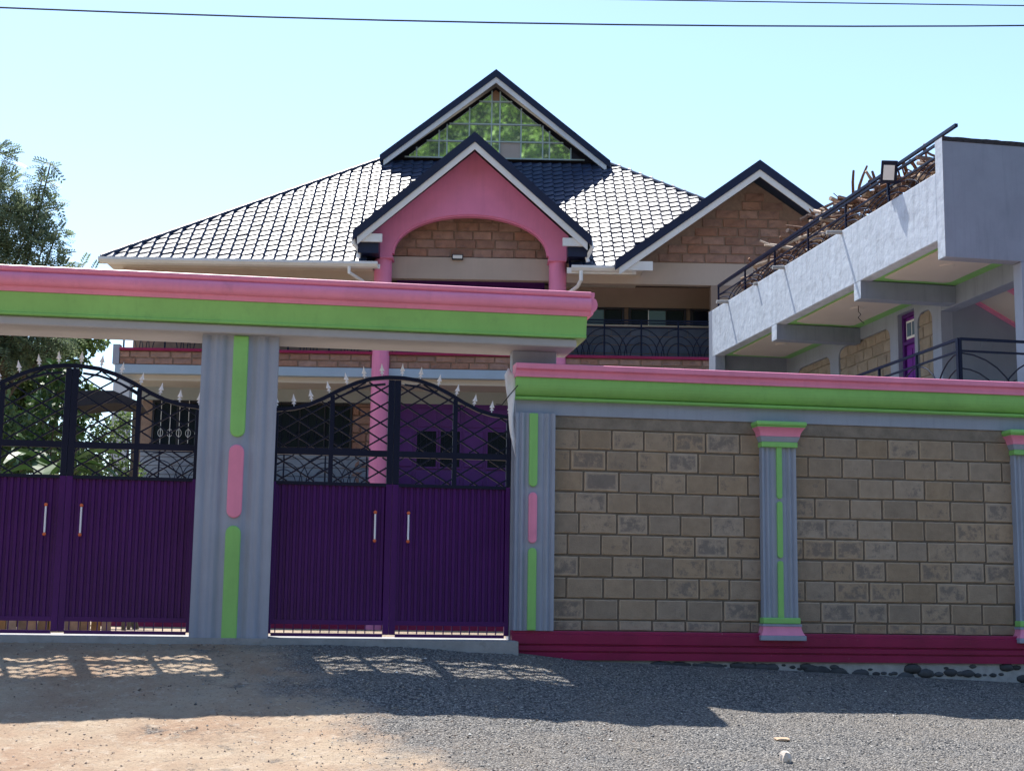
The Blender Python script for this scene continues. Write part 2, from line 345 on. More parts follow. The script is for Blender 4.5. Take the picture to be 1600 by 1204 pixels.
tag(np_mesh('ground', np.stack([GX.ravel(), GY.ravel(), GZ.ravel()], 1), np.stack([I, I+1, I+nx+1, I+nx], 1), ground_mat(), smooth=True), kind='structure')
def gh(x, y): return float(gz(np.array(x), np.array(y))+gnoise(x, y)*min(max((16.15-y)/.6, 0), 1))

# loose chippings: small faceted stones lying on the ground
def pebbles(name, n, fx, fy, size, cols, seed, keep=None):
    r = np.random.default_rng(seed); X = r.uniform(*fx, n); Y = r.uniform(*fy, n)
    if keep is not None: k = keep(X, Y, r); X = X[k]; Y = Y[k]
    n = len(X); S = size[0]+(size[1]-size[0])*r.random(n)**3
    Z = gz(X, Y)+gnoise(X, Y)*np.clip((16.15-Y)/.6, 0, 1)+S*.25
    base = np.array([(1,0,0),(0,1,0),(-1,0,0),(0,-1,0),(0,0,1),(0,0,-1)], float)
    V = base[None]*(1+r.uniform(-.4, .4, (n, 6, 1)))*S[:, None, None]*np.array([1, .85, .6]); a = r.uniform(0, 6.28, n)
    c, s = np.cos(a)[:, None], np.sin(a)[:, None]
    x = V[:, :, 0]*c-V[:, :, 1]*s; y = V[:, :, 0]*s+V[:, :, 1]*c
    V = np.stack([x+X[:, None], y+Y[:, None], V[:, :, 2]+Z[:, None]], 2).reshape(-1, 3)
    f = np.array([(0,1,4),(1,2,4),(2,3,4),(3,0,4),(1,0,5),(2,1,5),(3,2,5),(0,3,5)])
    F = (f[None]+np.arange(n)[:, None, None]*6).reshape(-1, 3)
    m = bpy.data.materials.new(name); m.use_nodes = True; nn = m.node_tree.nodes; l = m.node_tree.links; b = nn['Principled BSDF']; b.inputs['Roughness'].default_value = .85
    g = nn.new('ShaderNodeNewGeometry'); cr = nn.new('ShaderNodeValToRGB'); l.new(g.outputs['Random Per Island'], cr.inputs[0]); l.new(cr.outputs[0], b.inputs['Base Color'])
    el = cr.color_ramp.elements; el[0].color = (*cols[0], 1); el[1].color = (*cols[-1], 1)
    for i, c_ in enumerate(cols[1:-1]): e = el.new((i+1)/(len(cols)-1)); e.color = (*c_, 1)
    return tag(np_mesh(name, V, F, m), kind='stuff')
def onGravel(X, Y, r): return (X-np.interp(Y, [11, 15.2], [1.25, -.15])+r.normal(0, .7, len(X))) > 0
pebbles('gravel', 26000, (-1.5, 10.5), (9.5, 16.15), (.005, .015), [(.05,.052,.058), (.10,.10,.105), (.16,.155,.15), (.27,.26,.245), (.45,.43,.40)], 3, onGravel)
pebbles('loose_chippings', 6500, (-5, 3.5), (9.5, 16.1), (.003, .015), [(.08,.06,.05), (.16,.12,.1), (.3,.23,.18), (.42,.34,.28)], 4)
pebbles('white_litter_chips', 170, (-4, 10), (10, 15.8), (.010, .022), [(.5,.48,.44), (.7,.68,.64)], 5, lambda X, Y, r: X > r.normal(.8, 1.2, len(X)))

mb = MB(); rs_ = random.Random(4)
for i in range(420):
    x, y = rs_.uniform(-4, 9.5), rs_.uniform(9.8, 15.9); a = rs_.uniform(0, math.pi); L_ = rs_.uniform(.02, .075)
    z = gh(x, y)+.004; mb.bar((x, y, z), (x+L_*math.cos(a), y+L_*math.sin(a), gh(x+L_*math.cos(a), y+L_*math.sin(a))+rs_.uniform(.004, .012)), .0028, .0022)
tag(mb.build('dry_straw', M('dry_straw_bits', (.55, .47, .33), .8, .2)), kind='stuff')
# concrete threshold under the gates
mb = MB(); N = 60
xsill = np.linspace(-4.6, 2.52, N)
for i in range(N-1):
    x0, x1 = xsill[i], xsill[i+1]
    def fr(x): return 16.05-.22*max(0, (x-.6)/1.9)**1.5 + .02*math.sin(5*x)
    mb.add([(x0, fr(x0), -.30), (x1, fr(x1), -.30), (x1, fr(x1)+.02, -.047), (x0, fr(x0)+.02, -.047), (x1, 16.95, -.033), (x0, 16.95, -.033)], [(0,1,2,3), (3,2,4,5)])
tag(mb.build('driveway_threshold', CONC), kind='structure')

# ------------------------------------------------------------------ perimeter wall (right of the gates)
wall = thing('perimeter_wall', 'tall grey-brown stone block wall with pink and green coping, maroon base and fluted pilasters', 'wall', (2.5, 16.3, -.3))
WX = -2.5; WY = -16.3; WZ = .3           # helper: world -> local by subtracting the empty
def wl_(mb): mb.v = [(x+WX, y+WY, z+WZ) for x, y, z in mb.v]; return mb
XE = 12.4
wl_(MB().box(2.56, XE, 16.312, 16.5, -.3, 2.5)).build('mortar_core', MORTAR, wall)
wl_(MB().box(2.52, XE, 16.28, 16.52, 2.492, 2.70)).build('ring_beam', GREY, wall, bevel=.008)
gp = [(16.5, 2.655), (16.22, 2.655), (16.205, 2.668), (16.205, 2.688), (16.24, 2.70)]
for i in range(9):
    t = i/8*math.pi/2; gp.append((16.24-.13*math.sin(t)*1.0, 2.70+.185*(1-math.cos(t))))
gp += [(16.10, 2.895), (16.5, 2.895)]
wl_(MB().prism(gp, 'x', 2.50, XE)).build('green_cornice', GREEN, wall, smooth=False)
pp = [(16.5, 2.897), (16.085, 2.897), (16.08, 2.905), (16.08, 2.925), (16.092, 2.928), (16.092, 2.975), (16.07, 2.982), (16.05, 2.99), (16.05, 3.045), (16.06, 3.052), (16.55, 3.058)]
wl_(MB().prism(pp, 'x', 2.49, XE)).build('pink_coping', PINK, wall)
# maroon base: stepped bands, chipped lower edge
mp = [(16.5, -.25), (16.20, -.25), (16.195, -.17), (16.215, -.165), (16.215, -.155), (16.19, -.15), (16.187, -.10), (16.21, -.092), (16.21, -.083), (16.185, -.075), (16.178, .03), (16.20, .036), (16.20, .06), (16.205, .068), (16.5, .068)]
wl_(MB().prism([(a, b) for a, b in mp], 'x', 2.5, XE)).build('maroon_base', MAROON, wall)
# white chips of broken plaster on the lower edge of the base
rr = random.Random(5)
# footing: pale cement with dark rubble stones
mb = MB(); n = 150; bot = []
for i in range(n):
    x = 3.2+(XE-3.2)*i/(n-1); bot.append((x, -.7))
mb.box(3.0, XE, 16.235, 16.5, -.75, -.252)
wl_(mb).build('cement_footing', CEMENT, wall)
for x in np.arange(3.6, 11.8, .085):
    x = float(x)+rr.uniform(-.03, .03); zg = gh(x, 16.15); zt = -.262
    if zt-zg < .03: continue
    rs = rr.uniform(.02, .05) if rr.random() < .6 else rr.uniform(.055, .10)
    zc = rr.uniform(zg, zt-.02)
    mb = MB(); mb.sphere((0, 0, 0), 1, 10, 6)
    mb.v = [(a*rr.uniform(.88, 1.1)*rs*1.25, b*rs*.4, c*min(rs*.62, (zt-zg)*.5+.01)*rr.uniform(.9, 1.1)) for a, b, c in mb.v]
    mb.v = [(a+x, b+16.235, c+zc) for a, b, c in mb.v]
    wl_(mb).build('footing_stone', RUBBLE, wall, smooth=True)
# stone blocks
PIL = [(5.405, 5.815), (8.525, 8.935), (11.65, 12.06)]
for (a, b) in ((2.96, 5.43), (5.79, 8.55), (8.91, 11.67)):
    # narrow cement band above the top course
    lay(wall, BLK, a+WX, b+WX, .068-.0+WZ, .19+WZ, 0, .122, .40, .014, .05, rr=rr, name='block')
    lay(wall, BLK, a+WX, b+WX, .19+WZ, 2.35+WZ, 0, .24, .395, .012, .05, rr=rr, name='block')
    wl_(MB().box(a-.03, b+.03, 16.300, 16.33, 2.355, 2.49)).build('mortar_band', M('band_mortar', (.22,.185,.15), .95, .25, 6, .7, 40, world=True), wall)
def flute(x0, x1, yf, depth, z0, z1, yb, nf=3, wide=.0):
    """plan outline of a fluted shaft: two groves each side of a centre strip"""
    w_ = x1-x0; pts = [(x0, yb)]; K = 40
    for i in range(K+1):
        u = i/K
        c = abs(u-.5)*2
        y = yf
        for cen, wd in ((.78, .085), (.47, .11)):
            y += depth*math.exp(-((c-cen)/wd)**2)
        if c < .36: y = yf+depth*.55
        pts.append((x0+w_*u, y))
    pts.append((x1, yb)); return MB().prism(pts, 'z', z0, z1)
def strip(parent, mat, x, hw, y0, y1, z0, z1, rt=True, rb=True, name='accent_strip'):
    pts = []
    if rb: pts += [(x+hw*math.cos(t), z0+hw+hw*math.sin(t)) for t in np.linspace(math.pi, 2*math.pi, 9)]
    else: pts += [(x-hw, z0), (x+hw, z0)]
    if rt: pts += [(x+hw*math.cos(t), z1-hw+hw*math.sin(t)) for t in np.linspace(0, math.pi, 9)]
    else: pts += [(x+hw, z1), (x-hw, z1)]
    return MB().prism(pts, 'y', y0, y1)
for (a, b) in PIL:
    c = (a+b)/2
    p = wl_(flute(a, b, 16.20, .028, .20, 2.20, 16.31)).build('pilaster', GREY, wall)
    for (z0, z1, rt_, rb_) in ((1.60, 2.20, False, True), (.92, 1.57, True, True), (.20, .89, True, False)):
        wl_(strip(p, GREEN, c, .032, 16.185, 16.24, z0, z1, rt_, rb_)).build('accent_strip', GREEN, p, bevel=.006)
    # capital, from below: green band, grey bell, pink cove, green slab
    wl_(MB().box(c-.218, c+.218, 16.165, 16.31, 2.195, 2.258)).build('capital_band', GREEN, p, bevel=.01)
    wl_(MB().add([(c-.215,16.17,2.259),(c+.215,16.17,2.259),(c+.24,16.145,2.318),(c-.24,16.145,2.318),(c-.215,16.31,2.259),(c+.215,16.31,2.259),(c+.24,16.31,2.318),(c-.24,16.31,2.318)],
        [(0,1,2,3),(4,7,6,5),(0,4,5,1),(3,2,6,7),(0,3,7,4),(1,5,6,2)])).build('capital_bell', GREY, p)
    mb = MB()
    for k in range(7):
        hw, z = .24+.05*(k/6)**2, 2.32+.10*k/6; mb.v += [(c-hw, 16.385-hw, z), (c+hw, 16.385-hw, z), (c+hw, 16.31, z), (c-hw, 16.31, z)]
    mb.f = [(4*k+i, 4*k+(i+1) % 4, 4*k+4+(i+1) % 4, 4*k+4+i) for k in range(6) for i in range(4)]+[(0,1,2,3), (27,26,25,24)]
    wl_(mb).build('capital_cove', PINK, p)
    wl_(MB().box(c-.288, c+.288, 16.09, 16.31, 2.422, 2.434)).build('capital_fillet', GREEN, p)
    wl_(MB().box(c-.305, c+.305, 16.07, 16.31, 2.436, 2.489)).build('capital_slab', GREEN, p, bevel=.018)
    # foot
    wl_(MB().box(c-.222, c+.222, 16.165, 16.31, .175, .245)).build('foot_band', GREEN, p, bevel=.012)
    wl_(MB().box(c-.232, c+.232, 16.155, 16.31, .148, .173)).build('foot_fillet', GREY, p)
    mb = MB()
    for k in range(6):
        hw, z = .225+.035*(1-k/5)**2, .046+.10*k/5; mb.v += [(c-hw, 16.385-hw, z), (c+hw, 16.385-hw, z), (c+hw, 16.31, z), (c-hw, 16.31, z)]
    mb.f = [(4*k+i, 4*k+(i+1) % 4, 4*k+4+(i+1) % 4, 4*k+4+i) for k in range(5) for i in range(4)]+[(0,1,2,3), (23,22,21,20)]
    wl_(mb).build('foot_cove', PINK, p)
    wl_(MB().box(c-.268, c+.268, 16.11, 16.31, -.012, .044)).build('foot_slab', GREY, p, bevel=.006)
# end pilaster next to the gate
p = wl_(flute(2.515, 2.965, 16.17, .03, .066, 2.50, 16.31)).build('pilaster', GREY, wall, label='end pilaster beside the gate with green and pink strips')
for (z0, z1, m_, rt_, rb_) in ((1.66, 2.495, GREEN, False, True), (1.03, 1.60, PINK, True, True), (.07, .98, GREEN, True, False)):
    wl_(strip(p, m_, 2.715, .048, 16.15, 16.20, z0, z1, rt_, rb_)).build('accent_strip', m_, p, bevel=.01)

# ------------------------------------------------------------------ gateway: pillars and the long canopy
gate_way = thing('gateway', 'grey fluted pillars carrying a long pink and green canopy over the purple gates', 'gateway', (-.58, 16.35, -.08))
def gw(mb): mb.v = [(x+.58, y-16.35, z+.08) for x, y, z in mb.v]; return mb
def gpillar(x0, x1, label=None):
    K = 60; pts = [(x0, 16.75)]
    for i in range(K+1):
        u = i/K; c = abs(u-.5)*2; y = 16.10
        for cen, wd, dp in ((.76, .085, .03), (.33, .11, .035)): y += dp*math.exp(-((c-cen)/wd)**2)
        y += .010*math.exp(-((c-.54)/.06)**2)
        pts.append((x0+(x1-x0)*u, y))
    pts.append((x1, 16.75)); p = gw(MB().prism(pts, 'z', -.2, 3.235)).build('pillar', GREY, gate_way)
    if label: p['label'] = label
    c = (x0+x1)/2+.005
    for (z0, z1, m_, rt_, rb_) in ((2.11, 3.232, GREEN, False, True), (1.23, 2.03, PINK, True, True), (-.09, 1.15, GREEN, True, False)):
        gw(strip(p, m_, c, .082, 16.075, 16.15, z0, z1, rt_, rb_)).build('accent_strip', m_, p, bevel=.014)
gpillar(-.995, -.165, 'pillar between the two gates with green and pink strips')
gpillar(-4.62, -3.79)
gw(MB().box(2.485, 3.0, 16.33, 16.52, -.2, 3.235)).build('pillar', GREY, gate_way, bevel=.01)
XR = 3.27; XL = -5.6
gw(MB().box(XL, XR-.10, 15.99, 16.70, 3.235, 3.335)).build('soffit_beam', M('soffit_grey_paint', (.37,.37,.39), .7, .08, 2, .1, 20), gate_way, bevel=.02)
prof = [(16.72, 3.337), (15.955, 3.337), (15.945, 3.345), (15.945, 3.365), (15.955, 3.372)]
for i in range(9):
    t = i/8; prof.append((15.955-.05*t**1.5, 3.372+.2*t))
prof += [(15.90, 3.578), (16.72, 3.578)]
gw(MB().prism(prof, 'x', XL, XR)).build('green_moulding', GREEN, gate_way)
prof = [(16.73, 3.58), (15.885, 3.58), (15.88, 3.592), (15.87, 3.62), (15.868, 3.63)]
for i in range(13):
    t = i/12*math.pi; prof.append((15.862-.055*math.sin(t), 3.635+.15*(1-math.cos(t))/2))
prof += [(15.855, 3.79), (15.84, 3.80), (15.832, 3.815), (15.832, 3.845), (15.842, 3.852), (16.74, 3.862)]
ob = gw(MB().prism(prof, 'x', XL, XR+.03)).build('pink_moulding', PINK, gate_way)
# end return of the moulding bulges to the right as well
mb = MB(); pr2 = [(-.0, 3.58), (.03, 3.60), (.035, 3.63)]+[(.035+.045*math.sin(i/8*math.pi), 3.635+.15*(1-math.cos(i/8*math.pi))/2) for i in range(9)]+[(.045, 3.80), (.045, 3.85), (0, 3.852)]
gw(MB().prism([(XR+.03+a, b) for a, b in pr2], 'y', 15.86, 16.72)).build('end_moulding', PINK, gate_way)

# ------------------------------------------------------------------ gates
LX = 0
def arch_z(u):
    """height of the gate's top line; u = distance from the centre line / half width"""
    u = abs(u); return float(np.interp(u, [0, .06, .2, .33, .47, .60, .72, .84, 1.0], [2.868, 2.868, 2.845, 2.79, 2.70, 2.60, 2.525, 2.48, 2.455]))
def gate_leaf(cx, hw, side, label):
    """a leaf that spans from the centre line cx to cx+side*hw"""
    g = thing('gate_leaf', label, 'gate', (cx+side*hw, 16.35, -.06), 0, 'leaves of the purple and black iron gates')
    ox = cx+side*hw
    def L(mb): mb.v = [(x-ox, y-16.35, z+.06) for x, y, z in mb.v]; return mb
    inn = cx+side*.0015; out = cx+side*hw; a, b = sorted((inn, out)); W_ = b-a; off = .5*W_+(-side)*0
    mid = cx+side*hw*.52
    Y0, Y1 = 16.325, 16.375
    # stiles
    s_in = (cx+side*.0015, cx+side*.07); s_out = (out-side*.05, out)
    for s in (s_in, s_out):
        x0, x1 = sorted(s); zt = arch_z((s[0]+s[1]-2*cx)/2/hw)-.03
        L(MB().box(x0, x1, Y0, Y1, 1.66, zt)).build('stile', BLACK, g, bevel=.004)
        L(MB().box(x0, x1, Y0, Y1, .0, 1.658)).build('stile', PURPLE, g, bevel=.004, label='purple lower length of the stile')
    # middle upright, only in the lattice
    x0, x1 = mid-.025, mid+.025
    L(MB().box(x0, x1, Y0+.004, Y1-.004, 1.66, arch_z((mid-cx)/hw)-.02)).build('upright', BLACK, g)
    # rails
    ia, ib = sorted((s_in[1], s_out[0]))
    L(MB().box(ia, ib, Y0+.002, Y1-.002, 1.632, 1.668)).build('rail', BLACK, g)
    L(MB().box(ia, ib, Y0+.002, Y1-.002, 1.965, 2.035)).build('rail', BLACK, g)
    L(MB().box(ia, ib, Y0+.002, Y1-.002, .105, .155)).build('rail', PURPLE, g)
    L(MB().box(ia, ib, Y0+.002, Y1-.002, -.026, .010)).build('rail', PURPLE, g)
    for x in np.arange(ia+.04, ib, .098):
        L(MB().box(x, x+.012, 16.342, 16.358, .012, .105)).build('foot_bar', PURPLE, g)
    # arched top bar, and a thinner one under it
    N = 26; xs_ = np.linspace(cx, out, N)
    for dz, th, nm in ((0, .042, 'arch_bar'), (-.075, .022, 'inner_arch_bar')):
        mb = MB()
        pts = [(x, arch_z((x-cx)/hw)+dz) for x in xs_]
        if dz:
            pts = [q for q in pts if abs(q[0]-cx) > .08 and abs(q[0]-cx) < hw*.56]
        up_, lo = [], []
        n_ = len(pts)
        for i, (x, z) in enumerate(pts):
            q = pts[min(i+1, n_-1)]; r_ = pts[max(i-1, 0)]; tx, tz = q[0]-r_[0], q[1]-r_[1]; d = math.hypot(tx, tz); nxn, nzn = -tz/d*side, abs(tx)/d
            up_.append((x+nxn*th/2*(1), z+nzn*th/2)); lo.append((x-nxn*th/2, z-nzn*th/2))
        mb = MB(); o = 0
        for (ux, uz), (lx, lz) in zip(up_, lo):
            mb.v += [(ux, Y0-.002, uz), (ux, Y1+.002, uz), (lx, Y1+.002, lz), (lx, Y0-.002, lz)]
        for i in range(n_-1):
            for k in range(4): mb.f.append((4*i+k, 4*i+(k+1) % 4, 4*i+4+(k+1) % 4, 4*i+4+k))
        mb.f += [(0,1,2,3), (4*n_-1, 4*n_-2, 4*n_-3, 4*n_-4)]
        L(mb).build(nm, BLACK, g)
    # lattice bars
    sl_ = .61; vsp = .186
    for (xa, xb) in (sorted((s_in[1], mid-side*.025)), sorted((mid+side*.025, s_out[0]))):
        for (zb, ztop) in ((1.668, lambda x: 1.965), (2.035, lambda x: arch_z((x-cx)/hw)-.02)):
            for sg in (1, -1):
                for k in range(-12, 14):
                    z_at = lambda x: 1.70+k*vsp+sg*sl_*(x-cx)
                    seg = [x for x in np.linspace(xa, xb, 50) if zb <= z_at(x) <= ztop(x)]
                    if len(seg) < 4: continue
                    x0, x1 = seg[0], seg[-1]; yy = 16.341 if sg > 0 else 16.359
                    L(MB().bar((x0, yy, z_at(x0)), (x1, yy, z_at(x1)), .017, .018, (0, 1, 0))).build('lattice_bar', BLACK, g)
    # ribbed sheet
    pts = []; pitch = .069; x = ia; 
    while x < ib-.001:
        for u, y in ((0, 0), (.028, 0), (.034, .018), (.061, .018), (.067, 0)):
            if x+u <= ib: pts.append((x+u, 16.345+y))
        x += pitch
    pts.append((ib, 16.345)); back = [(ib, 16.375), (ia, 16.375)]
    L(MB().prism(pts+back, 'z', .155, 1.632)).build('ribbed_panel', PURPLE, g)
    # spear heads
    for u in np.linspace(.06, .985, 7) if side > 0 else np.linspace(.11, .985, 7):
        x = cx+side*hw*u; z = arch_z(u)+.018; tl = math.atan2(arch_z(u-.04)-arch_z(u+.04), .08*hw)*side*.4
        mb = MB(); prof2 = [(0, .006), (.03, .006), (.034, .024), (.04, .022), (.052, .009), (.060, .012), (.066, .030), (.072, .027), (.10, .014), (.15, .001)]
        for h_, r_ in prof2:
            for kx, ky in ((1,0), (0,.45), (-1,0), (0,-.45)): mb.v.append((x+kx*r_+h_*math.sin(tl), 16.35+ky*r_, z+h_*math.cos(tl)))
        for i in range(len(prof2)-1):
            for k in range(4): mb.f.append((4*i+k, 4*i+(k+1) % 4, 4*i+4+(k+1) % 4, 4*i+4+k))
        L(mb).build('spear_head', SILVER, g)
    # pull handle
    hx = cx+side*.185
    h = L(MB().tube([(hx, 16.27, 1.035), (hx, 16.27, 1.33)], .0105, 8)).build('handle', SILVER, g)
    for z in (1.025, 1.34):
        L(MB().sphere((hx, 16.27, z), .021, 10, 6).tube([(hx, 16.27, z), (hx, 16.335, z)], .009, 6)).build('knob', ORANGE, h, smooth=True)
    return g
gate_leaf(1.146, 1.335, -1, 'left leaf of the gate right of the green-striped pillar, purple below and black lattice above')
gate_leaf(1.146, 1.335, 1, 'iron gate leaf next to the stone wall, purple ribbed sheet under black lattice')
gate_leaf(-2.385, 1.39, 1, 'iron gate leaf just left of the green-striped pillar, purple ribbed sheet under black lattice')
gate_leaf(-2.385, 1.39, -1, 'leftmost iron gate leaf, cut off by the left edge, with trees behind its lattice')

# ------------------------------------------------------------------ railings
def railing(parent, P, x0, x1, z0, z1, bay, mat=BLACK, th=.022, n=3, mids=(.82,), y=0, arcs=True, post_first=True):
    """P maps (along, y, z) to the parent's space"""
    rl = P and MB().bar(P(x0, y, z1), P(x1, y, z1), .035, .035, (0,0,1)).build('railing', mat, parent)
    for m_ in mids:
        z = z0+(z1-z0)*m_; MB().bar(P(x0, y, z), P(x1, y, z), th, th).build('rail', mat, rl)
    k = max(1, round((x1-x0)/bay)); bw = (x1-x0)/k
    for i in range(k+1):
        x = x0+bw*i; MB().bar(P(x, y, z0), P(x, y, z1), th*1.3, th*1.3, (0,1,0)).build('post', mat, rl)
    if arcs:
        H_ = (z1-z0)*mids[0]*.97
        for i in range(k+1):
            c = x0+bw*i
            for j in range(n):
                R_ = bw*(.30+.16*j); hz = H_*(.50+.25*j)
                pts = []
                for t in np.linspace(0, math.pi, 15):
                    xx = c+R_*math.cos(t)
                    if xx < x0-.001 or xx > x1+.001: continue
                    pts.append(P(xx, y, z0+hz*math.sin(t)))
                if len(pts) > 2: MB().tube(pts, th*.42, 5).build('arc_bar', mat, rl)
    return rl

# ------------------------------------------------------------------ main house
HA = -rad(7.65)
house = thing('house', 'two-storey stone house with navy tiled hip roof, pink arched portico and glazed gable', 'house', (4.234, 33.013, 0), HA)
Hb = lambda *a: MB().box(*a)
PID = lambda x, y, z: (x, y, z)
# body and floors
E0, EY, SLP = 8.09, -.5, .838
body = Hb(-8.1, 9.3, 1.42, 11.8, -.2, 8.05).build('wall', TAUPE, house, label='inner body wall of the house')
Hb(-8.36, 9.5, .16, 1.42, 5.40, 5.53).build('veranda_ceiling', CREAM, house)
slab = Hb(-8.36, 5.6, -.02, .16, 5.53, 5.74).build('floor_beam', BLUEB, house, bevel=.01)
Hb(-8.36, 9.5, .17, 1.42, 5.54, 5.72).build('upper_floor', CONC, house)
Hb(-8.36, 9.5, .2, 1.42, 2.3, 2.45).build('veranda_floor', CONC, house)
for q in ((-8.6, -2.5), (2.05, 3.75)): Hb(q[0], q[1], EY+.04, 1.42, 8.03, 8.06).build('eave_soffit', CREAM, house)
Hb(-8.3, 9.4, 1.0, 1.42, 8.1, 8.5).build('wall_plate', TAUPE, house)
# upper wall at the back of the balcony
uw = Hb(-8.3, 9.4, 1.30, 1.42, 7.55, 8.06).build('upper_lintel', TAUPE, house)
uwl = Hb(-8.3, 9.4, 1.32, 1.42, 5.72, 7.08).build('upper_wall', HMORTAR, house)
for k in range(6):
    for i in range(16): Hb(2.05+.46*i+.23*(k % 2), 2.50+.46*i+.23*(k % 2), 1.30+.006*((i*7+k*3) % 3), 1.33, 5.80+.21*k, 5.99+.21*k).build('shade_toned_block', M('recess_shade_block', (.12,.14,.19), .75, .2, 3, .4, 25, rnd=.2), uwl)  # block colour darkened to carry the shade of the balcony recess
Hb(-8.3, 9.4, 1.27, 1.42, 7.08, 7.115).build('window_sill', CREAM, house)
for (a, b) in ((2.1, 3.5), (3.6, 5.0), (5.1, 6.4), (-7.6, -5.8), (-5.2, -3.2)):
    f = MB().box(a, a+.06, 1.33, 1.39, 7.115, 7.55).box(b-.06, b, 1.33, 1.39, 7.115, 7.55).box(a+.06, b-.06, 1.33, 1.39, 7.50, 7.55).build('window', DARKWIN, house)
    k = 3; ww = (b-a-.12)/k
    for i in range(k):
        MB().box(a+.07+ww*i, a+.05+ww*(i+1), 1.36, 1.375, 7.125, 7.49).build('pane', PANEB if i == 1 else PANED, f)
        if i: MB().box(a+.05+ww*i, a+.07+ww*i, 1.335, 1.385, 7.115, 7.50).build('mullion', WHITE if i == 1 else DARKWIN, f)
# balcony parapets of stone with maroon coping, lower veranda ones too
for (a, b) in ((-8.27, -2.48), (-2.05, 1.6), (2.0, 5.6)):
    pw = Hb(a, b, .012, .15, 5.742, 6.06).build('balcony_wall', HMORTAR, house)
    lay(pw, HBLK, a, b, 5.745, 6.055, 0, .155, .46, .016, .05, rr=rr)
    Hb(a-(.06 if a > -8 else 0), b+(.06 if b < 5 else 0), -.06, .2, 6.06, 6.125).build('coping', MAROON, house, bevel=.008)
Hb(-8.42, -8.27, -.03, .2, 5.742, 6.20).build('corner_block', GREY, house)
for (a, b) in ((-8.27, -2.48), (-2.05, 1.6), (2.0, 5.6)):
    pw = Hb(a, b, .012, .15, -.2, 2.97).build('veranda_wall', HMORTAR, house)
    lay(pw, HBLK, a, b, 2.35, 2.97, 0, .2, .46, .016, .05, rr=rr)
    Hb(a, b, -.05, .2, 2.97, 3.04).build('coping', MAROON, house, bevel=.008)
Hb(-8.4, 5.6, -.06, .01, -.2, .12).build('plinth', MAROON, house)
railing(house, PID, -8.2, -2.52, 6.125, 6.98, .98, y=.06, th=.026)
railing(house, PID, -2.0, 1.55, 6.125, 6.98, .9, y=.06, th=.026)
railing(house, PID, 2.05, 5.5, 6.125, 6.98, .98, y=.06, th=.028, mids=(.80, .93))
railing(house, PID, -8.2, -2.52, 3.04, 3.86, .98, y=.06, th=.026, mids=(.85,))
# verandah corner column and ground floor front wall
Hb(-8.38, -8.0, .0, .32, -.2, 5.39).build('corner_column', M('pale_column_paint', (.5,.53,.58), .6, .05), house, bevel=.01)
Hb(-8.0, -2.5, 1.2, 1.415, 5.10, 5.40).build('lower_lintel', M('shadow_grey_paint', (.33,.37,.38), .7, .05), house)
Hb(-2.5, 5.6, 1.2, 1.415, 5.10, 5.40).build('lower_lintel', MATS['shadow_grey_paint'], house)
lw = Hb(-8.0, 5.6, 1.36, 1.415, 2.45, 5.10).build('lower_wall', HMORTAR, house)
lay(lw, HBLK, -3.0, -2.3, 2.5, 5.08, 1.33, .21, .42, .016, .04, rr=rr)
lay(lw, HBLK, -5.95, -4.95, 2.5, 5.08, 1.33, .21, .42, .016, .04, rr=rr)
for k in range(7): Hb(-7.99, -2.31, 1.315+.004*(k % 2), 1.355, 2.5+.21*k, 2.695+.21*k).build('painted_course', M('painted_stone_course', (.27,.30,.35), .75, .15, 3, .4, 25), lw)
def grill_window(x0, x1, z0, z1, y, nv, fancy=True, panes=3):
    f = MB().box(x0, x0+.05, y, y+.06, z0, z1).box(x1-.05, x1, y, y+.06, z0, z1).box(x0+.05, x1-.05, y, y+.06, z1-.05, z1).box(x0+.05, x1-.05, y, y+.06, z0, z0+.05).build('window', DARKWIN, house)
    w_ = (x1-x0-.1)/panes
    for i in range(panes):
        MB().box(x0+.06+w_*i, x0+.04+w_*(i+1), y+.03, y+.04, z0+.06, z1-.06).build('pane', PANED, f)
        if i: MB().box(x0+.03+w_*i, x0+.07+w_*i, y, y+.055, z0+.05, z1-.05).build('mullion', DARKWIN, f)
    mb = MB(); k = int((x1-x0)/.2)
    for i in range(1, k):
        xx = x0+(x1-x0)*i/k; mb.bar((xx, y-.02, z0), (xx, y-.02, z1), .012, .012, (0,1,0))
        if fancy: mb.tube([(xx+.06*math.cos(t), y-.02, z0+(z1-z0)*.3+.09*math.sin(t)) for t in np.linspace(0, 6.28, 12)], .006, 4)
    mb.build('grille', BLACK if x0 > -6 else WHITE, f)
grill_window(-4.9, -3.0, 3.98, 5.10, 1.30, 9)
grill_window(-7.75, -6.0, 3.98, 5.10, 1.30, 9)
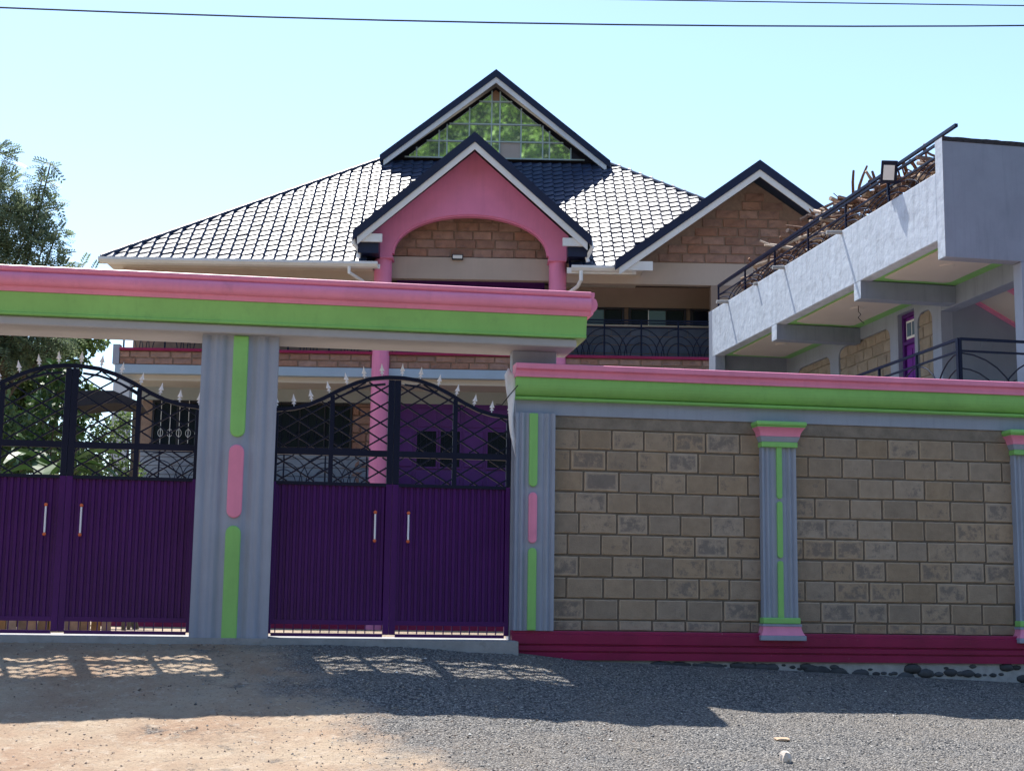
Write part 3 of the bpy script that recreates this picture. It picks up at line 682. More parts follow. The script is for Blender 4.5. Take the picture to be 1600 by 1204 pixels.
# purple double door with panels and small grilled lights
dr = Hb(-2.1, 1.95, 1.24, 1.30, 2.45, 5.10).build('door', PURPLED, house)
for i in range(7):
    x = -2.0+i*.56
    for (z0, z1) in ((4.55, 5.0), (3.0, 3.5), (2.55, 2.95)):
        MB().box(x, x+.46, 1.215, 1.24, z0, z1).build('door_panel', PURPLED, dr, bevel=.02)
    if i in (1, 2, 4, 5):
        q = MB().box(x, x+.46, 1.22, 1.24, 3.6, 4.45).build('door_light', PANED, dr)
        mb = MB(); 
        for gx in (.09, .23, .37): mb.bar((x+gx, 1.20, 3.6), (x+gx, 1.20, 4.45), .012, .012, (0,1,0))
        for gz_ in (3.85, 4.2): mb.bar((x, 1.195, gz_-.12), (x+.23, 1.195, gz_+.12), .01, .01, (0,1,0)).bar((x+.23, 1.195, gz_+.12), (x+.46, 1.195, gz_-.12), .01, .01, (0,1,0))
        mb.build('grille', BLACK, dr)
        MB().box(x-.035, x, 1.20, 1.24, 3.56, 4.49).box(x+.46, x+.495, 1.20, 1.24, 3.56, 4.49).box(x, x+.46, 1.20, 1.24, 4.45, 4.49).box(x, x+.46, 1.20, 1.24, 3.56, 3.60).build('light_frame', PURPLED, dr)
    else: MB().box(x, x+.46, 1.215, 1.24, 3.6, 4.45).build('door_panel', PURPLED, dr, bevel=.02)
# upstairs purple doors behind the arch
ud = Hb(-2.0, 1.55, 1.10, 1.27, 5.74, 8.12).build('door', PURPLED, house, label='upper purple door band behind the arch')
for i in range(6):
    x = -1.9+i*.58
    f = MB().box(x, x+.5, 1.07, 1.10, 7.5, 7.97).build('door_panel', PURPLED, ud, bevel=.015)
# pink columns and arched gable wall
for (a, b) in ((-2.48, -2.05), (1.6, 2.02)):
    c = (a+b)/2
    MB().tube([(c, 0.02, -.2), (c, 0.02, 8.30)], .205, 28).build('column', PINKH, house, smooth=False)
    MB().box(a-.03, b+.03, -.22, .25, 8.30, 8.345).build('column_cap', PINKH, house, bevel=.012)
arc = []
for t in np.linspace(0, math.pi, 33):
    arc.append((-.235+1.82*math.cos(t), 8.43+.95*abs(math.sin(t))**.97))
outl = [(-2.05, 8.345), (-2.52, 8.345), (-2.52, 8.90), (-.18, 10.90), (2.05, 8.90), (2.05, 8.345), (1.6, 8.345)]+arc
MB().prism(outl, 'y', -.2, .03).build('portico_gable', PINKH, house)
ring = [(x, z) for x, z in arc]; ring2 = [(-.235+(x+.235)*.975, 8.45+(z-8.45)*.965) for x, z in arc]
MB().prism(ring+ring2[::-1], 'y', -.17, .02).build('arch_lining', PINKH, house)
# behind the arch: stones above a beige beam
aw = Hb(-2.3, 1.85, .36, .50, 8.47, 9.75).build('arch_wall', HMORTAR, house)
lay(aw, HBLK, -2.2, 1.75, 8.475, 9.74, .345, .215, .50, .016, .05, rr=rr)
Hb(-2.3, 1.85, .29, .50, 7.94, 8.468).build('arch_beam', BEIGE, house, bevel=.01)
lamp = Hb(-.67, -.41, .21, .29, 8.40, 8.52).build('bulkhead_lamp', BLACK, house)
Hb(-.65, -.43, .195, .21, 8.42, 8.50).build('lamp_cover', LAMPG, lamp)
# friezes under the eaves
Hb(-8.3, -2.46, .0, .18, 7.72, 8.065).build('frieze', BEIGE, house)
Hb(2.0, 7.9, .0, .2, 7.84, 8.36).build('frieze', BEIGE, house)
Hb(-8.3, -2.46, .02, .16, 7.5, 7.715).build('frieze_trim', PURPLED, house)
# right wing gable wall
WAX, WAZ, WL, WR = 6.43, 10.61, 3.10, 9.76
def wing_in(x, z, ww, hh):
    zt = WAZ-.36-abs(abs(x-WAX)+ww*.25)*.735; return z+hh*.1 < zt
wg = MB().prism([(3.6, 8.362), (9.3, 8.362), (WAX, WAZ-.26)], 'y', .012, .2).build('gable_wall', HMORTAR, house)
lay(wg, HBLK, 3.7, 9.2, 8.37, 10.4, 0, .215, .50, .018, .05, inside=wing_in, rr=random.Random(11))
Hb(5.4, 9.4, .0, .2, -.2, 7.838).build('wing_wall', TAUPE, house)
# ---- roofs
E0, EY, SLP = 8.09, -.5, .838
def zr(y): return E0+SLP*(y-EY)
YT, ZT = 4.2, 12.03
roof = MB().add([(-8.65,EY,E0),(9.5,EY,E0),(3.29,YT,ZT),(-2.68,YT,ZT),(-2.68,8.2,ZT),(-8.65,12.6,E0),(3.29,8.2,ZT),(9.5,12.6,E0),
   (-2.5,EY,E0),(-2.5,1.3,zr(1.3)),(2.05,1.3,zr(1.3)),(2.05,EY,E0),(3.75,EY,E0),(3.75,.5,zr(.5)),(8.17,.5,zr(.5))],
   [(0,8,9,10,11,12,13,14,2,3),(0,3,4,5),(5,4,6,7),(14,7,6,2),(3,2,6,4)]).build('roof', VERGE, house, label='main navy hipped roof')
# tile mesh: wavy in x, stepped lip at the lower edge; local frame x across, y up the slope
TWd, TRun = .262, .262
tm = MB(); NX = 6
for j, (yy, zz) in enumerate(((-.008, -.004), (0, .038), (TRun*.5, .026), (TRun+.01, .010))):
    for i in range(NX+1):
        u = (0, .2, .45, .7, .85, .94, 1)[i]; wv = (0, .011, .026, .042, .048, .018, .0)[i]
        drop = .014*(math.sin(math.pi*u)) if j < 2 else 0
        tm.v.append((u*TWd, yy-drop, zz+wv if j else -.004))
tm.f = [(j*(NX+1)+i, j*(NX+1)+i+1, (j+1)*(NX+1)+i+1, (j+1)*(NX+1)+i) for j in range(3) for i in range(NX)]
tile_me = tm.mesh('tile_mesh', TILE)
for p_ in tile_me.polygons: p_.use_smooth = False
tv = np.array([v.co for v in tile_me.vertices]); tf = np.array([p_.vertices[:] for p_ in tile_me.polygons])
ang = math.atan(SLP); cs, sn = math.cos(ang), math.sin(ang)
spots = []
rows = int(6.13/TRun)
for j in range(rows):
    y = EY+.0+j*TRun*cs; fr_ = (y+TRun*cs*.5-EY)/(YT-EY)
    xl = -8.65+fr_*5.97; xr = 9.5-fr_*6.21
    x = -8.9
    while x < xr:
        if x+TWd*.6 > xl and x+TWd*.4 < xr and not (-2.62 < x < 2.0 and y < 1.3) and not (x > 3.6 and y < .5): spots.append((x, y, zr(y)+.004))
        x += TWd
vis = [s for s in spots if not (-2.55 < s[0] < 2.1 and s[1] < 2.4) and s[0] < 5.2]
rr.shuffle(vis)
vis.sort(key=lambda s: s[1])
first = set(vis[:300]); rest = [s for s in spots if s not in first]
for s in vis[:300]:
    link('tile', tile_me, roof, s, (1, 1, 1), (ang+rr.uniform(-.02, .02), rr.uniform(-.02, .02), rr.uniform(-.01, .01)))
VV = []; FFt = []
for k, s in enumerate(rest):
    da = rr.uniform(-.02, .02); c2, s2 = math.cos(ang+da), math.sin(ang+da)
    V = tv.copy(); y = V[:, 1]*c2-V[:, 2]*s2; z = V[:, 1]*s2+V[:, 2]*c2
    VV.append(np.stack([V[:, 0]+s[0], y+s[1], z+s[2]], 1)); FFt.append(tf+k*len(tv))
o = np_mesh('tile_field', np.concatenate(VV), np.concatenate(FFt), TILE, roof); o['kind'] = 'stuff'
# hip caps in short lengths
def hipcap(p, q, w_=.095):
    p, q = Vector(p), Vector(q); n_ = int((q-p).length/.38); d = (q-p)/n_
    for i in range(n_):
        a = p+d*i; b = a+d*1.04
        MB().tube([a+Vector((0,0,.03)), b+Vector((0,0,.045))], [w_*.62, w_*.52], 8).build('hip_tile', TILE, roof)
hipcap((-8.68, EY, E0+.02), (-2.6, YT+.02, ZT+.03)); hipcap((9.5, EY, E0+.02), (3.25, YT+.02, ZT+.03))
# gablet on top with glass
GX_, GZ_ = .31, 14.44
def gable_roof(ax, az, xl, xr, zl, zrr, yf, yb, fascia, band=.16, th=.10, name='gable_roof'):
    """two roof slopes with thickness, dark verge in front and a white board below it"""
    g = MB()
    g.add([(ax,yf,az),(xl,yf,zl),(xl,yf,zl-th),(ax,yf,az-th*1.25),(xr,yf,zrr),(xr,yf,zrr-th),
           (ax,yb,az),(xl,yb,zl),(xl,yb,zl-th),(ax,yb,az-th*1.25),(xr,yb,zrr),(xr,yb,zrr-th)],
          [(0,1,2,3),(0,3,5,4),(6,9,8,7),(6,10,11,9),(0,6,7,1),(0,4,10,6),(1,7,8,2),(4,5,11,10),(2,8,9,3),(3,9,11,5)])
    r_ = g.build(name, VERGE, house)
    def band_(off0, off1, y0, y1, nm, mt, cut=0):
        sl1 = (az-zl)/(ax-xl); sl2 = (az-zrr)/(xr-ax)
        poly = [(ax, az-off0), (xl+cut, zl-off0+sl1*cut), (xl+cut, zl-off1+sl1*cut), (ax, az-off1), (xr-cut, zrr-off1+sl2*cut), (xr-cut, zrr-off0+sl2*cut)]
        MB().prism(poly[:4], 'y', y0, y1).build(nm, mt, r_); MB().prism([poly[0], poly[3], poly[4], poly[5]], 'y', y0, y1).build(nm, mt, r_)
    band_(-.035, band, yf-.05, yf-.002, 'verge_tile', VERGE)
    band_(band+.003, band+fascia, yf-.02, yf+.02, 'barge_board', GUTTER, .1)
    return r_
gable_roof(GX_, GZ_, -2.72, 3.36, 12.02, 11.98, 3.86, 8.3, .16, .17)
gable_roof(-.17, 11.15, -2.92, 2.55, 8.76, 8.72, -.78, 3.2, .18, .20, name='portico_roof')
gable_roof(WAX, WAZ, WL-.02, WR, 8.16, 8.16, -.78, 3.0, .17, .19, name='wing_roof')
Hb(-2.82, -2.25, -.76, -.70, 8.545, 8.735).build('barge_end', GUTTER, house); Hb(1.88, 2.42, -.76, -.70, 8.53, 8.72).build('barge_end', GUTTER, house)
Hb(3.35, 3.95, -.76, -.70, 7.99, 8.20).build('barge_end', GUTTER, house)
# dark side soffits of the portico
for sx in ((-2.86, -2.3), (1.95, 2.48)):
    Hb(sx[0]+.05, sx[1]-.03, -.68, 1.0, 8.30, 8.70).build('portico_soffit', VERGE, house)
# glass of the gable
GY0 = 4.17
def gl_top(x): return GZ_-.42-abs(x-GX_)*.805
gf = MB(); xsv = [-1.77, -1.18, -.97, -.38, .21, .43, 1.0, 1.58, 1.76, 2.33]
zh = [12.12, 12.58, 13.06, 13.69]
cols = [-2.55]+xsv+[3.15]
for i in range(len(cols)-1):
    for j in range(len(zh)):
        x0, x1 = cols[i]+.012, cols[i+1]-.012; z0 = zh[j]+.012; z1 = (zh[j+1]-.012) if j+1 < len(zh) else 15
        poly = [(x0, z0), (x1, z0)]
        t0, t1 = gl_top(x0), gl_top(x1)
        if max(t0, t1) < z0+.03: continue
        ins = []
        for k in range(13):
            x = x1+(x0-x1)*k/12; ins.append((x, min(z1, gl_top(x))))
        ins = [q for q in ins if q[1] > z0+.005]
        if len(ins) < 2: continue
        lo = [(ins[-1][0], z0), (ins[0][0], z0)]
        q = MB().prism(lo+ins, 'y', GY0+.0, GY0+.012).build('pane', BEIGE if (i, j) in ((6, 0),) else M('brown_timber_infill', (.30,.17,.10), .8, .25, 4, .3, 30) if (i, j) == (5, 3) else M('dark_gap', (.02,.02,.03), .6) if (i, j) == (10, 0) else PANE, house)
        q.rotation_euler = (0, 0, 0)
        if (i, j) not in ((6, 0), (5, 3), (10, 0)):
            # every pane sits a little differently in its frame
            cxp = (x0+x1)/2; q.data.transform(Matrix.Translation((-cxp, -GY0, -z0))); q.location = (cxp, GY0, z0); q.rotation_euler = (rr.uniform(-.006, .006), 0, rr.uniform(-.012, .012))
for x in xsv: MB().box(x-.018, x+.018, GY0-.03, GY0-.002, 12.10, gl_top(x)+.05).build('mullion', M('green_grey_frame', (.42,.50,.47), .5, .05), house)
for z in zh:
    h = (GZ_-.42-z)/.805; MB().box(GX_-h-.03, GX_+h+.03, GY0-.034, GY0-.006, z-.018, z+.018).build('transom', MATS['green_grey_frame'], house)
MB().prism([(-2.6, 12.0), (3.2, 12.0), (GX_, 14.2)], 'y', GY0+.25, GY0+.4).build('gable_back', CURTAIN, house)
# gutters, fascia and pipes
gpr = lambda yb: [(yb, 8.12), (yb-.13, 8.12), (yb-.135, 8.06), (yb-.09, 8.0), (yb, 7.98)]
MB().prism(gpr(EY-.0), 'x', -8.72, -2.35).build('gutter', GUTTER, house)
MB().prism(gpr(EY-.0), 'x', 2.1, 3.5).build('gutter', GUTTER, house)
Hb(-8.7, -2.3, EY+.002, EY+.03, 7.98, 8.085).build('fascia_board', WHITE, house)
Hb(2.0, 3.6, EY+.002, EY+.03, 7.95, 8.085).build('fascia_board', WHITE, house)
MB().tube([(-3.0, -.57, 8.0), (-3.0, -.57, 7.86), (-2.72, -.25, 7.74), (-2.62, -.12, 7.70), (-2.62, -.12, 6.2)], .04, 8).build('downpipe', WHITE, house)
MB().tube([(2.32, -.57, 8.0), (2.32, -.57, 7.78), (2.25, -.4, 7.66), (2.1, -.1, 7.6), (1.9, .1, 7.5)], .045, 8).build('downpipe', WHITE, house)
MB().tube([(2.52, -.72, 8.68), (2.56, -.72, 8.5), (2.45, -.6, 8.30), (2.48, -.6, 8.2)], .05, 8).build('downpipe', WHITE, house)
MB().tube([(-2.92, -.72, 8.66), (-2.9, -.7, 8.5), (-2.78, -.6, 8.36), (-2.8, -.6, 8.2)], .05, 8).build('downpipe', WHITE, house)

# ------------------------------------------------------------------ side building with roof terrace
side = thing('side_building', 'grey flat-roofed annexe with weathered white roof parapet, open corridor and outside stair', 'building', (8.786, 18.377, 0), rad(2))
Sb = Hb
Hp = Sb(0, .2, .225, 10.0, 5.43, 6.40).build('roof_parapet', PLASTER, side, bevel=.012)
fwl = Sb(0, 4.4, 0, .22, 5.15, 6.86).build('front_parapet', GREYS, side, bevel=.006, label='dark blue-grey front parapet with stained top edge')
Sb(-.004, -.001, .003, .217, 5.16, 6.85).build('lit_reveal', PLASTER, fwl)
mb = MB(); K = 60
tops = [(x_, 6.862+abs(rr.gauss(0, .009))) for x_ in np.linspace(0, 4.4, K)]
MB().prism([(0, 6.80)]+[(4.4, 6.80)]+tops[::-1], 'y', -.004, .2).build('stained_cap', M('black_mould', (.035,.035,.04), .95, .5, 20, .6, 60), fwl)
Sb(.2, 4.4, .225, 10.0, 5.56, 5.66).build('roof_slab', CONC, side)
Sb(.0, 1.6, 10.0, 10.2, 2.7, 6.40).build('end_wall', GREYS, side)
Sb(.0, .2, 9.8, 9.998, 2.7, 5.43).build('corridor_pier', GREYS, side)
for (y0, y1) in ((.225, 2.78), (3.03, 6.38), (6.63, 9.8)):
    c = Sb(.2, 1.6, y0, y1, 5.44, 5.555).build('ceiling_border', GREEN, side, label='green painted margin of the corridor ceiling')
    yy0, yy1 = y0+.16, y1-.18
    pl_ = [(.27, yy0+.1), (.4, yy0+.04), (.5, yy0), (1.30, yy0), (1.38, yy0+.08), (1.38, yy1-.08), (1.30, yy1), (.95, yy1-.03), (.5, yy1), (.4, yy1-.04), (.27, yy1-.1)]
    MB().prism([(a, b) for a, b in pl_], 'z', 5.425, 5.438).build('ceiling_panel', CREAM, c)
    MB().tube([(.8, (y0+y1)/2, 5.424), (.8, (y0+y1)/2, 5.405)], [.12, .09], 20).build('ceiling_rose', CREAM, c)
for (y0, y1) in ((2.78, 3.03), (6.38, 6.63)):
    cb = Sb(.003, 1.6, y0, y1, 5.15, 5.428).build('cross_beam', GREYS, side)
    Sb(-.001, .001, y0, y1, 5.152, 5.428).build('beam_end', PLASTER, cb)
Sb(1.6, 1.85, .225, 3.3, 5.13, 5.555).build('long_beam', GREYS, side, bevel=.006)
# corridor wall made of piers, lintel and corner fillets around stone panels and doors
Wf, Wb = 1.60, 1.80
openA = (5.17, 7.37, 5.22); openB = (3.60, 4.13, 5.25); openC = (7.77, 9.45, 5.16)
d1 = (4.24, 4.86, 5.36); d2 = (9.58, 9.78, 5.08)
ysol = [(3.3, 3.60), (4.13, 4.24), (4.86, 5.17), (7.37, 7.77), (9.45, 9.58), (9.78, 9.998)]
for a, b in ysol: Sb(Wf, Wb, a, b, 2.9, 5.16).build('corridor_pier', GREY, side)
MB().box(Wf, Wb, 3.3, 9.998, 5.37, 5.555).build('corridor_lintel', GREY, side)
for a, b, z0 in ((3.3, 3.6, 5.16), (3.6, 4.13, 5.25), (4.13, 4.24, 5.16), (4.86, 5.17, 5.16), (5.17, 7.37, 5.22), (7.37, 7.77, 5.16), (7.77, 9.45, 5.16), (9.45, 9.58, 5.16), (9.58, 9.78, 5.08), (9.78, 9.998, 5.16)):
    Sb(Wf, Wb, a, b, z0, 5.37).build('corridor_lintel', GREY, side)
R0 = .2
for (a, b, zt) in (openA, openB, openC):
    R_ = R0 if b-a > 1 else .2
    for cy, sg in ((a, 1), (b, -1)):
        pts = [(cy, zt)]+[(cy+sg*(R_-R_*math.cos(t)), zt-(R_-R_*math.sin(t))) for t in np.linspace(0, math.pi/2, 7)]
        MB().prism(pts, 'x', Wf+.001, Wf+.06).build('corner_fillet', GREY, side)
    pm = Sb(Wf+.05, Wb-.01, a, b, 2.9, zt).build('stone_panel', M('cement_backing', (.30,.27,.22), .95, .2, 5, .6, 40), side)
    lay(pm, SBLK, -b, -a, 3.3, zt-.02, Wf+.03, .215, .40, .014, .04, rot=-math.pi/2, place=lambda u, z: (Wf+.03, -u, z), rr=rr)
for (a, b, zt) in (d1, d2):
    dd = Sb(Wf+.13, Wb, a, b, 2.9, zt).build('door', M('bright_purple_door', (.16,.02,.27), .4, .1, 2, .05, 40), side)
    if b-a > .4:
        Sb(Wf+.08, Wf+.13, a, a+.06, 2.9, zt-.001).build('door_frame', PURPLED, dd); Sb(Wf+.08, Wf+.13, b-.06, b, 2.9, zt-.001).build('door_frame', PURPLED, dd); Sb(Wf+.08, Wf+.13, a+.06, b-.06, zt-.06, zt-.002).build('door_frame', PURPLED, dd)
        Sb(Wf+.08, Wf+.128, a+.06, b-.06, 4.83, 4.89).build('door_frame', PURPLED, dd)
        Sb(Wf+.11, Wf+.128, a+.1, b-.1, 4.93, zt-.12).build('fanlight', WHITE, dd)
        Sb(Wf+.10, Wf+.109, a+.14, (a+b)/2-.02, 4.97, zt-.16).build('pane', PANEB, dd); Sb(Wf+.10, Wf+.109, (a+b)/2+.02, b-.14, 4.97, zt-.16).build('pane', PANEB, dd)
        for q in ((3.0, 3.8), (3.9, 4.75)):
            for s_ in ((a+.09, (a+b)/2-.03), ((a+b)/2+.03, b-.09)): Sb(Wf+.115, Wf+.13, s_[0], s_[1], q[0], q[1]).build('door_panel', MATS['bright_purple_door'], dd, bevel=.01)
Sb(0, 4.4, -.05, 10.2, 2.72, 2.9).build('corridor_floor', GREYS, side)
Sb(1.6, 4.4, 4.0, 10.2, -.2, 2.72).build('lower_wall', GREYS, side)
Sb(1.85, 4.4, 9.0, 10.2, 2.9, 5.55).build('rear_wall', GREYS, side)
# stair bay
bw = Sb(1.802, 4.4, 3.3, 3.45, 2.9, 5.555).build('stair_bay_wall', M('bay_blue_grey_paint', (.24,.28,.35), .7, .08, 1.5, .15, 20), side)
Sb(2.28, 2.48, 3.285, 3.3, 4.55, 4.72).build('meter_box', MATS['bay_blue_grey_paint'], side, bevel=.01)
def stz(x): return 5.40-(x-2.03)*.52
for (ya, yb, mt, nm, dz) in ((3.18, 3.296, PINK, 'stair_edge', -.03), (2.2, 2.30, PINK, 'stair_edge', -.03), (2.302, 3.178, CREAM, 'stair_soffit', 0)):
    MB().prism([(1.9, stz(1.9)+dz), (4.4, stz(4.4)+dz), (4.4, stz(4.4)+.16), (1.9, stz(1.9)+.16)], 'y', ya, yb).build(nm, mt, side)
Sb(1.12, 1.42, .0, .22, -.2, 2.72).build('front_column', GREY, side); Sb(1.12, 1.42, .0, .22, 2.9, 5.148).build('front_column', GREY, side, bevel=.01)
MB().tube([(1.35, .1, 6.86), (1.33, .1, 7.02), (1.38, .08, 7.08), (1.55, .05, 6.98), (2.2, .05, 6.95)], .018, 7).build('bent_pipe', GUTTER, side)
MB().tube([(.75, 4.55, 5.43), (.75, 4.55, 5.33), (.77, 4.5, 5.27), (.73, 4.52, 5.22), (.76, 4.45, 5.14), (.78, 4.4, 5.10)], .007, 5).build('dangling_wire', WIRE, side)
# railings of the corridor
railing(side, lambda a, y, z: (.04, a, z), -.2, 9.7, 2.95, 3.97, 1.2, th=.026, mids=(.84,), n=3)
railing(side, lambda a, y, z: (a, -.22, z), .04, 4.2, 2.95, 3.97, 1.35, th=.026, mids=(.84,), n=3)
MB().bar((.04, -.2, 2.95), (.04, -.2, 3.97), .06, .06, (0,1,0)).build('corner_post', BLACK, side)
# stair hand rails seen through the front railing
MB().bar((.75, .9, 3.05), (1.9, 1.6, 3.75), .04, .04).bar((.75, .9, 3.05), (.75, .9, 2.9), .04, .04, (0,1,0)).bar((1.0, 1.05, 3.2), (1.0, 1.05, 2.9), .03, .03, (0,1,0)).build('stair_handrail', BLACK, side)
# rooftop railing
rr2 = railing(side, lambda a, y, z: (.06, a, z), .25, 9.75, 6.40, 6.84, 1.58, th=.024, mids=(.60,), n=3)
MB().bar((.06, -.30, 6.93), (.06, 9.75, 6.86), .045, .045).build('top_rail', BLACK, rr2)
# rainwater spouts that stick out of the parapet
for (y, z, L_) in ((3.46, 6.37, .26), (7.35, 6.38, .07), (5.98, 6.37, .22), (9.0, 6.37, .24)):
    MB().tube([(.10, y, z+.01), (-L_, y, z-.012)], .033, 8).build('spout', CEMENT, side)
# floodlight
fl = thing('floodlight', 'black floodlight clamped to the rooftop railing above the white parapet', 'floodlight', (8.786, 18.377, 0), rad(2))
def Fl(mb): return mb
c = Vector((-.03, 1.62, 6.83))
hm = Matrix.Translation(c) @ Matrix.Rotation(rad(-28), 4, 'Z') @ Matrix.Rotation(rad(14), 4, 'X') @ Matrix.Rotation(rad(6), 4, 'Y')
def hv(mb): mb.v = [tuple(hm @ Vector(v)) for v in mb.v]; return mb
hv(MB().box(-.12, .12, -.04, .04, -.17, .17)).build('housing', BLACK, fl, bevel=.012)
hv(MB().box(-.08, .08, -.052, -.042, -.12, .10)).build('glass_front', LAMPG, fl)
MB().bar((c.x, c.y+.05, c.z-.35), (c.x, c.y+.05, c.z+.16), .03, .03, (0,1,0)).bar((c.x, c.y+.05, c.z+.0), (.06, c.y+.05, c.z-.0), .03, .03).build('bracket', BLACK, fl)

# ------------------------------------------------------------------ firewood on the terrace
SM = Matrix.Translation((8.786, 18.377, 0)) @ Matrix.Rotation(rad(2), 4, 'Z')
rw = random.Random(21)
def top_of(y):
    return float(np.interp(y, [.4, 1.2, 2.2, 3.2, 4.2, 5.2, 6.2, 7.4, 8.6, 9.5], [6.72, 6.98, 7.04, 7.10, 7.20, 7.22, 7.10, 6.98, 6.84, 6.66]))
def log(p, d, L_, r_, mat, bend=.03):
    d = Vector(d).normalized(); pts = []; sdv = d.cross(Vector((rw.random()-.5, rw.random()-.5, 1))).normalized()
    for i in range(5):
        t = i/4; pts.append(Vector(p)+d*L_*(t-.5)+sdv*bend*math.sin(math.pi*t)*rw.uniform(.6, 1.3))
    rs = [r_*rw.uniform(.85, 1.1)*(1-.42*i/4) for i in range(5)]
    return pts, rs
lab_brown = 'brown bark-covered stick in the firewood heap behind the rooftop railing'
lab_pale = 'pale peeled log in the firewood heap behind the rooftop railing'
for i in range(285):
    y = rw.uniform(.7, 9.2); lvl = rw.random(); zt = top_of(y)
    z = 6.3+(zt-6.3)*(1-.8*lvl**1.5); x = rw.uniform(.30, .95)-.0
    pale = rw.random() < .32; L_ = rw.uniform(.35, .95); r_ = rw.uniform(.016, .046) if not pale else rw.uniform(.030, .060)
    d = (rw.uniform(-.9, .9), rw.uniform(-1, 1), rw.uniform(-.22, .30 if y > 2.2 else .02))
    x = max(x, .30+abs(d[0])*L_*.28)
    pts, rs = log((x, y, z), d, L_, r_, None)
    mb = MB().tube(pts, rs, 7); c = sum(pts, Vector())/5
    mb.v = [(a-c.x, b-c.y, e-c.z) for a, b, e in mb.v]
    o = mb.build('firewood_log', WOODL if pale else WOOD, None, smooth=False)
    o.matrix_world = SM @ Matrix.Translation(c)
    zone = ('near the floodlight', 'in the middle of the parapet', 'at the far end by the stone gable')[0 if y < 3 else 1 if y < 6 else 2]
    tag(o, ('pale peeled log in the firewood heap ' if pale else 'brown bark-covered stick in the firewood heap ')+zone, 'firewood', ('pale logs ' if pale else 'brown sticks ')+zone)
# the few that single themselves out
for (p, d, L_, r_, m_, lb) in (((.75, 4.6, 7.4), (-.35, -.75, .42), 1.1, .035, WOOD, 'long brown branch sticking up highest from the firewood heap'),
        ((.45, 6.9, 7.0), (-1, .15, .06), .9, .03, WOODL, 'pale forked branch jutting left from the firewood in front of the stone gable'),
        ((.7, 4.2, 7.42), (-.1, -.8, .6), .8, .03, WOOD, 'short dark branch pointing skyward at the middle of the firewood heap'),
        ((.5, 5.6, 7.34), (.9, -.2, .5), .7, .04, WOOD, 'reddish split log leaning upward beside the stone gable roof edge')):
    pts, rs = log(p, d, L_, r_, m_); mb = MB().tube(pts, rs, 7); c = sum(pts, Vector())/5
    mb.v = [(a-c.x, b-c.y, e-c.z) for a, b, e in mb.v]; o = mb.build('firewood_log', m_, None); o.matrix_world = SM @ Matrix.Translation(c); tag(o, lb, 'firewood')
mb = MB()
for i in range(1500):
    y = rw.uniform(.4, 9.6); zt = top_of(y); z = rw.uniform(5.8, zt+.02); x = rw.uniform(.28, 1.25)
    d = Vector((rw.uniform(-1, 1), rw.uniform(-1, 1), rw.uniform(-.35, .45))).normalized(); L_ = rw.uniform(.15, .5)
    x = max(x, .26+abs(d.x)*L_*.5); c = Vector((x, y, z)); mb.tube([c-d*L_/2, c+d*L_/2], [rw.uniform(.006, .02), rw.uniform(.004, .012)], 5)
mb.v = [tuple(SM @ Vector(v)) for v in mb.v]
o = mb.build('brushwood', WOOD); tag(o, kind='stuff')

# ------------------------------------------------------------------ cloth strip, cables, stones, planks
mb = MB(); n = 14
for i in range(n):
    t = i/(n-1); z = 3.0-1.02*t; wd = .055*(1-.75*t)*(1+.25*math.sin(9*t)) if i else .012
    xc = 2.425+.10*t**1.4+.012*math.sin(7*t)
    for k in range(4):
        u = k/3-.5; mb.v.append((xc+u*wd*2, 16.20+.018*math.sin(5*u+8*t), z))
mb.f = [(4*i+k, 4*i+k+1, 4*i+5+k, 4*i+4+k) for i in range(n-1) for k in range(3)]
o = mb.build('cloth_strip', CLOTH, smooth=True); md = o.modifiers.new('thick', 'SOLIDIFY'); md.thickness = .006
tag(o, 'twisted white cloth strip hanging on the gate pillar beside the wall end', 'cloth')
mb = MB().tube([(2.30, 16.30, 2.60), (2.36, 16.25, 2.59), (2.44, 16.17, 2.70), (2.51, 16.06, 2.79)], .006, 6)
tag(mb.build('cable', WIRE), 'thin black cable tied across the white cloth to the pink coping', 'cable')
def cable(p, q, sag, r_, label):
    p, q = Vector(p), Vector(q); pts = []
    for i in range(60):
        t = i/59; v = p.lerp(q, t); v.z -= sag*4*t*(1-t); pts.append(v)
    o = MB().tube(pts, r_, 6).build('power_line', WIRE); tag(o, label, 'power line', 'overhead power lines'); return o
cable((-24, 11, 5.487), (34, 11, 10.08), 2.615, .0065, 'lower black overhead power line crossing the whole sky')
cable((-24, 11, 3.82), (34, 11, 7.57), .33, .005, 'upper thin power line entering the sky at the top edge')
def rock(x, y, sx, sy, sz, seed, mat, label):
    r_ = random.Random(seed); bm = bmesh.new(); bmesh.ops.create_icosphere(bm, subdivisions=2, radius=1)
    for v in bm.verts:
        n_ = v.co.normalized(); k = 1+.25*math.sin(3*n_.x+seed)+.18*math.cos(4*n_.y+2*seed)+r_.uniform(-.07, .07)
        v.co = Vector((max(-.75, min(.8, n_.x*k))*sx, n_.y*k*sy, max(-.5, min(.8, n_.z*k))*sz))
    me = bpy.data.meshes.new('rock'); bm.to_mesh(me); bm.free(); me.materials.append(mat); o = bpy.data.objects.new('rock', me); COL.objects.link(o)
    o.location = (x, y, gh(x, y)+sz*.4); tag(o, label, 'stone'); return o
rock(4.25, 12.2, .062, .055, .07, 2, PALEROCK, 'pale angular stone standing on the grey gravel in the foreground')
rock(4.47, 12.95, .085, .05, .022, 5, M('flat_tan_rock', (.5, .36, .24), .9, .15, 12, .5, 50), 'flat tan stone lying on the gravel behind the pale angular one')
fn = thing('board_fence', 'low fence of orange-brown boards seen in the slit under the left gate', 'fence', (-2.8, 21, -.1))
for i in range(14): MB().box(-1.5+i*.14, -1.5+i*.14+.125, 0, .03, 0, .75+rr.uniform(-.03, .03)).build('board', TERRA, fn)

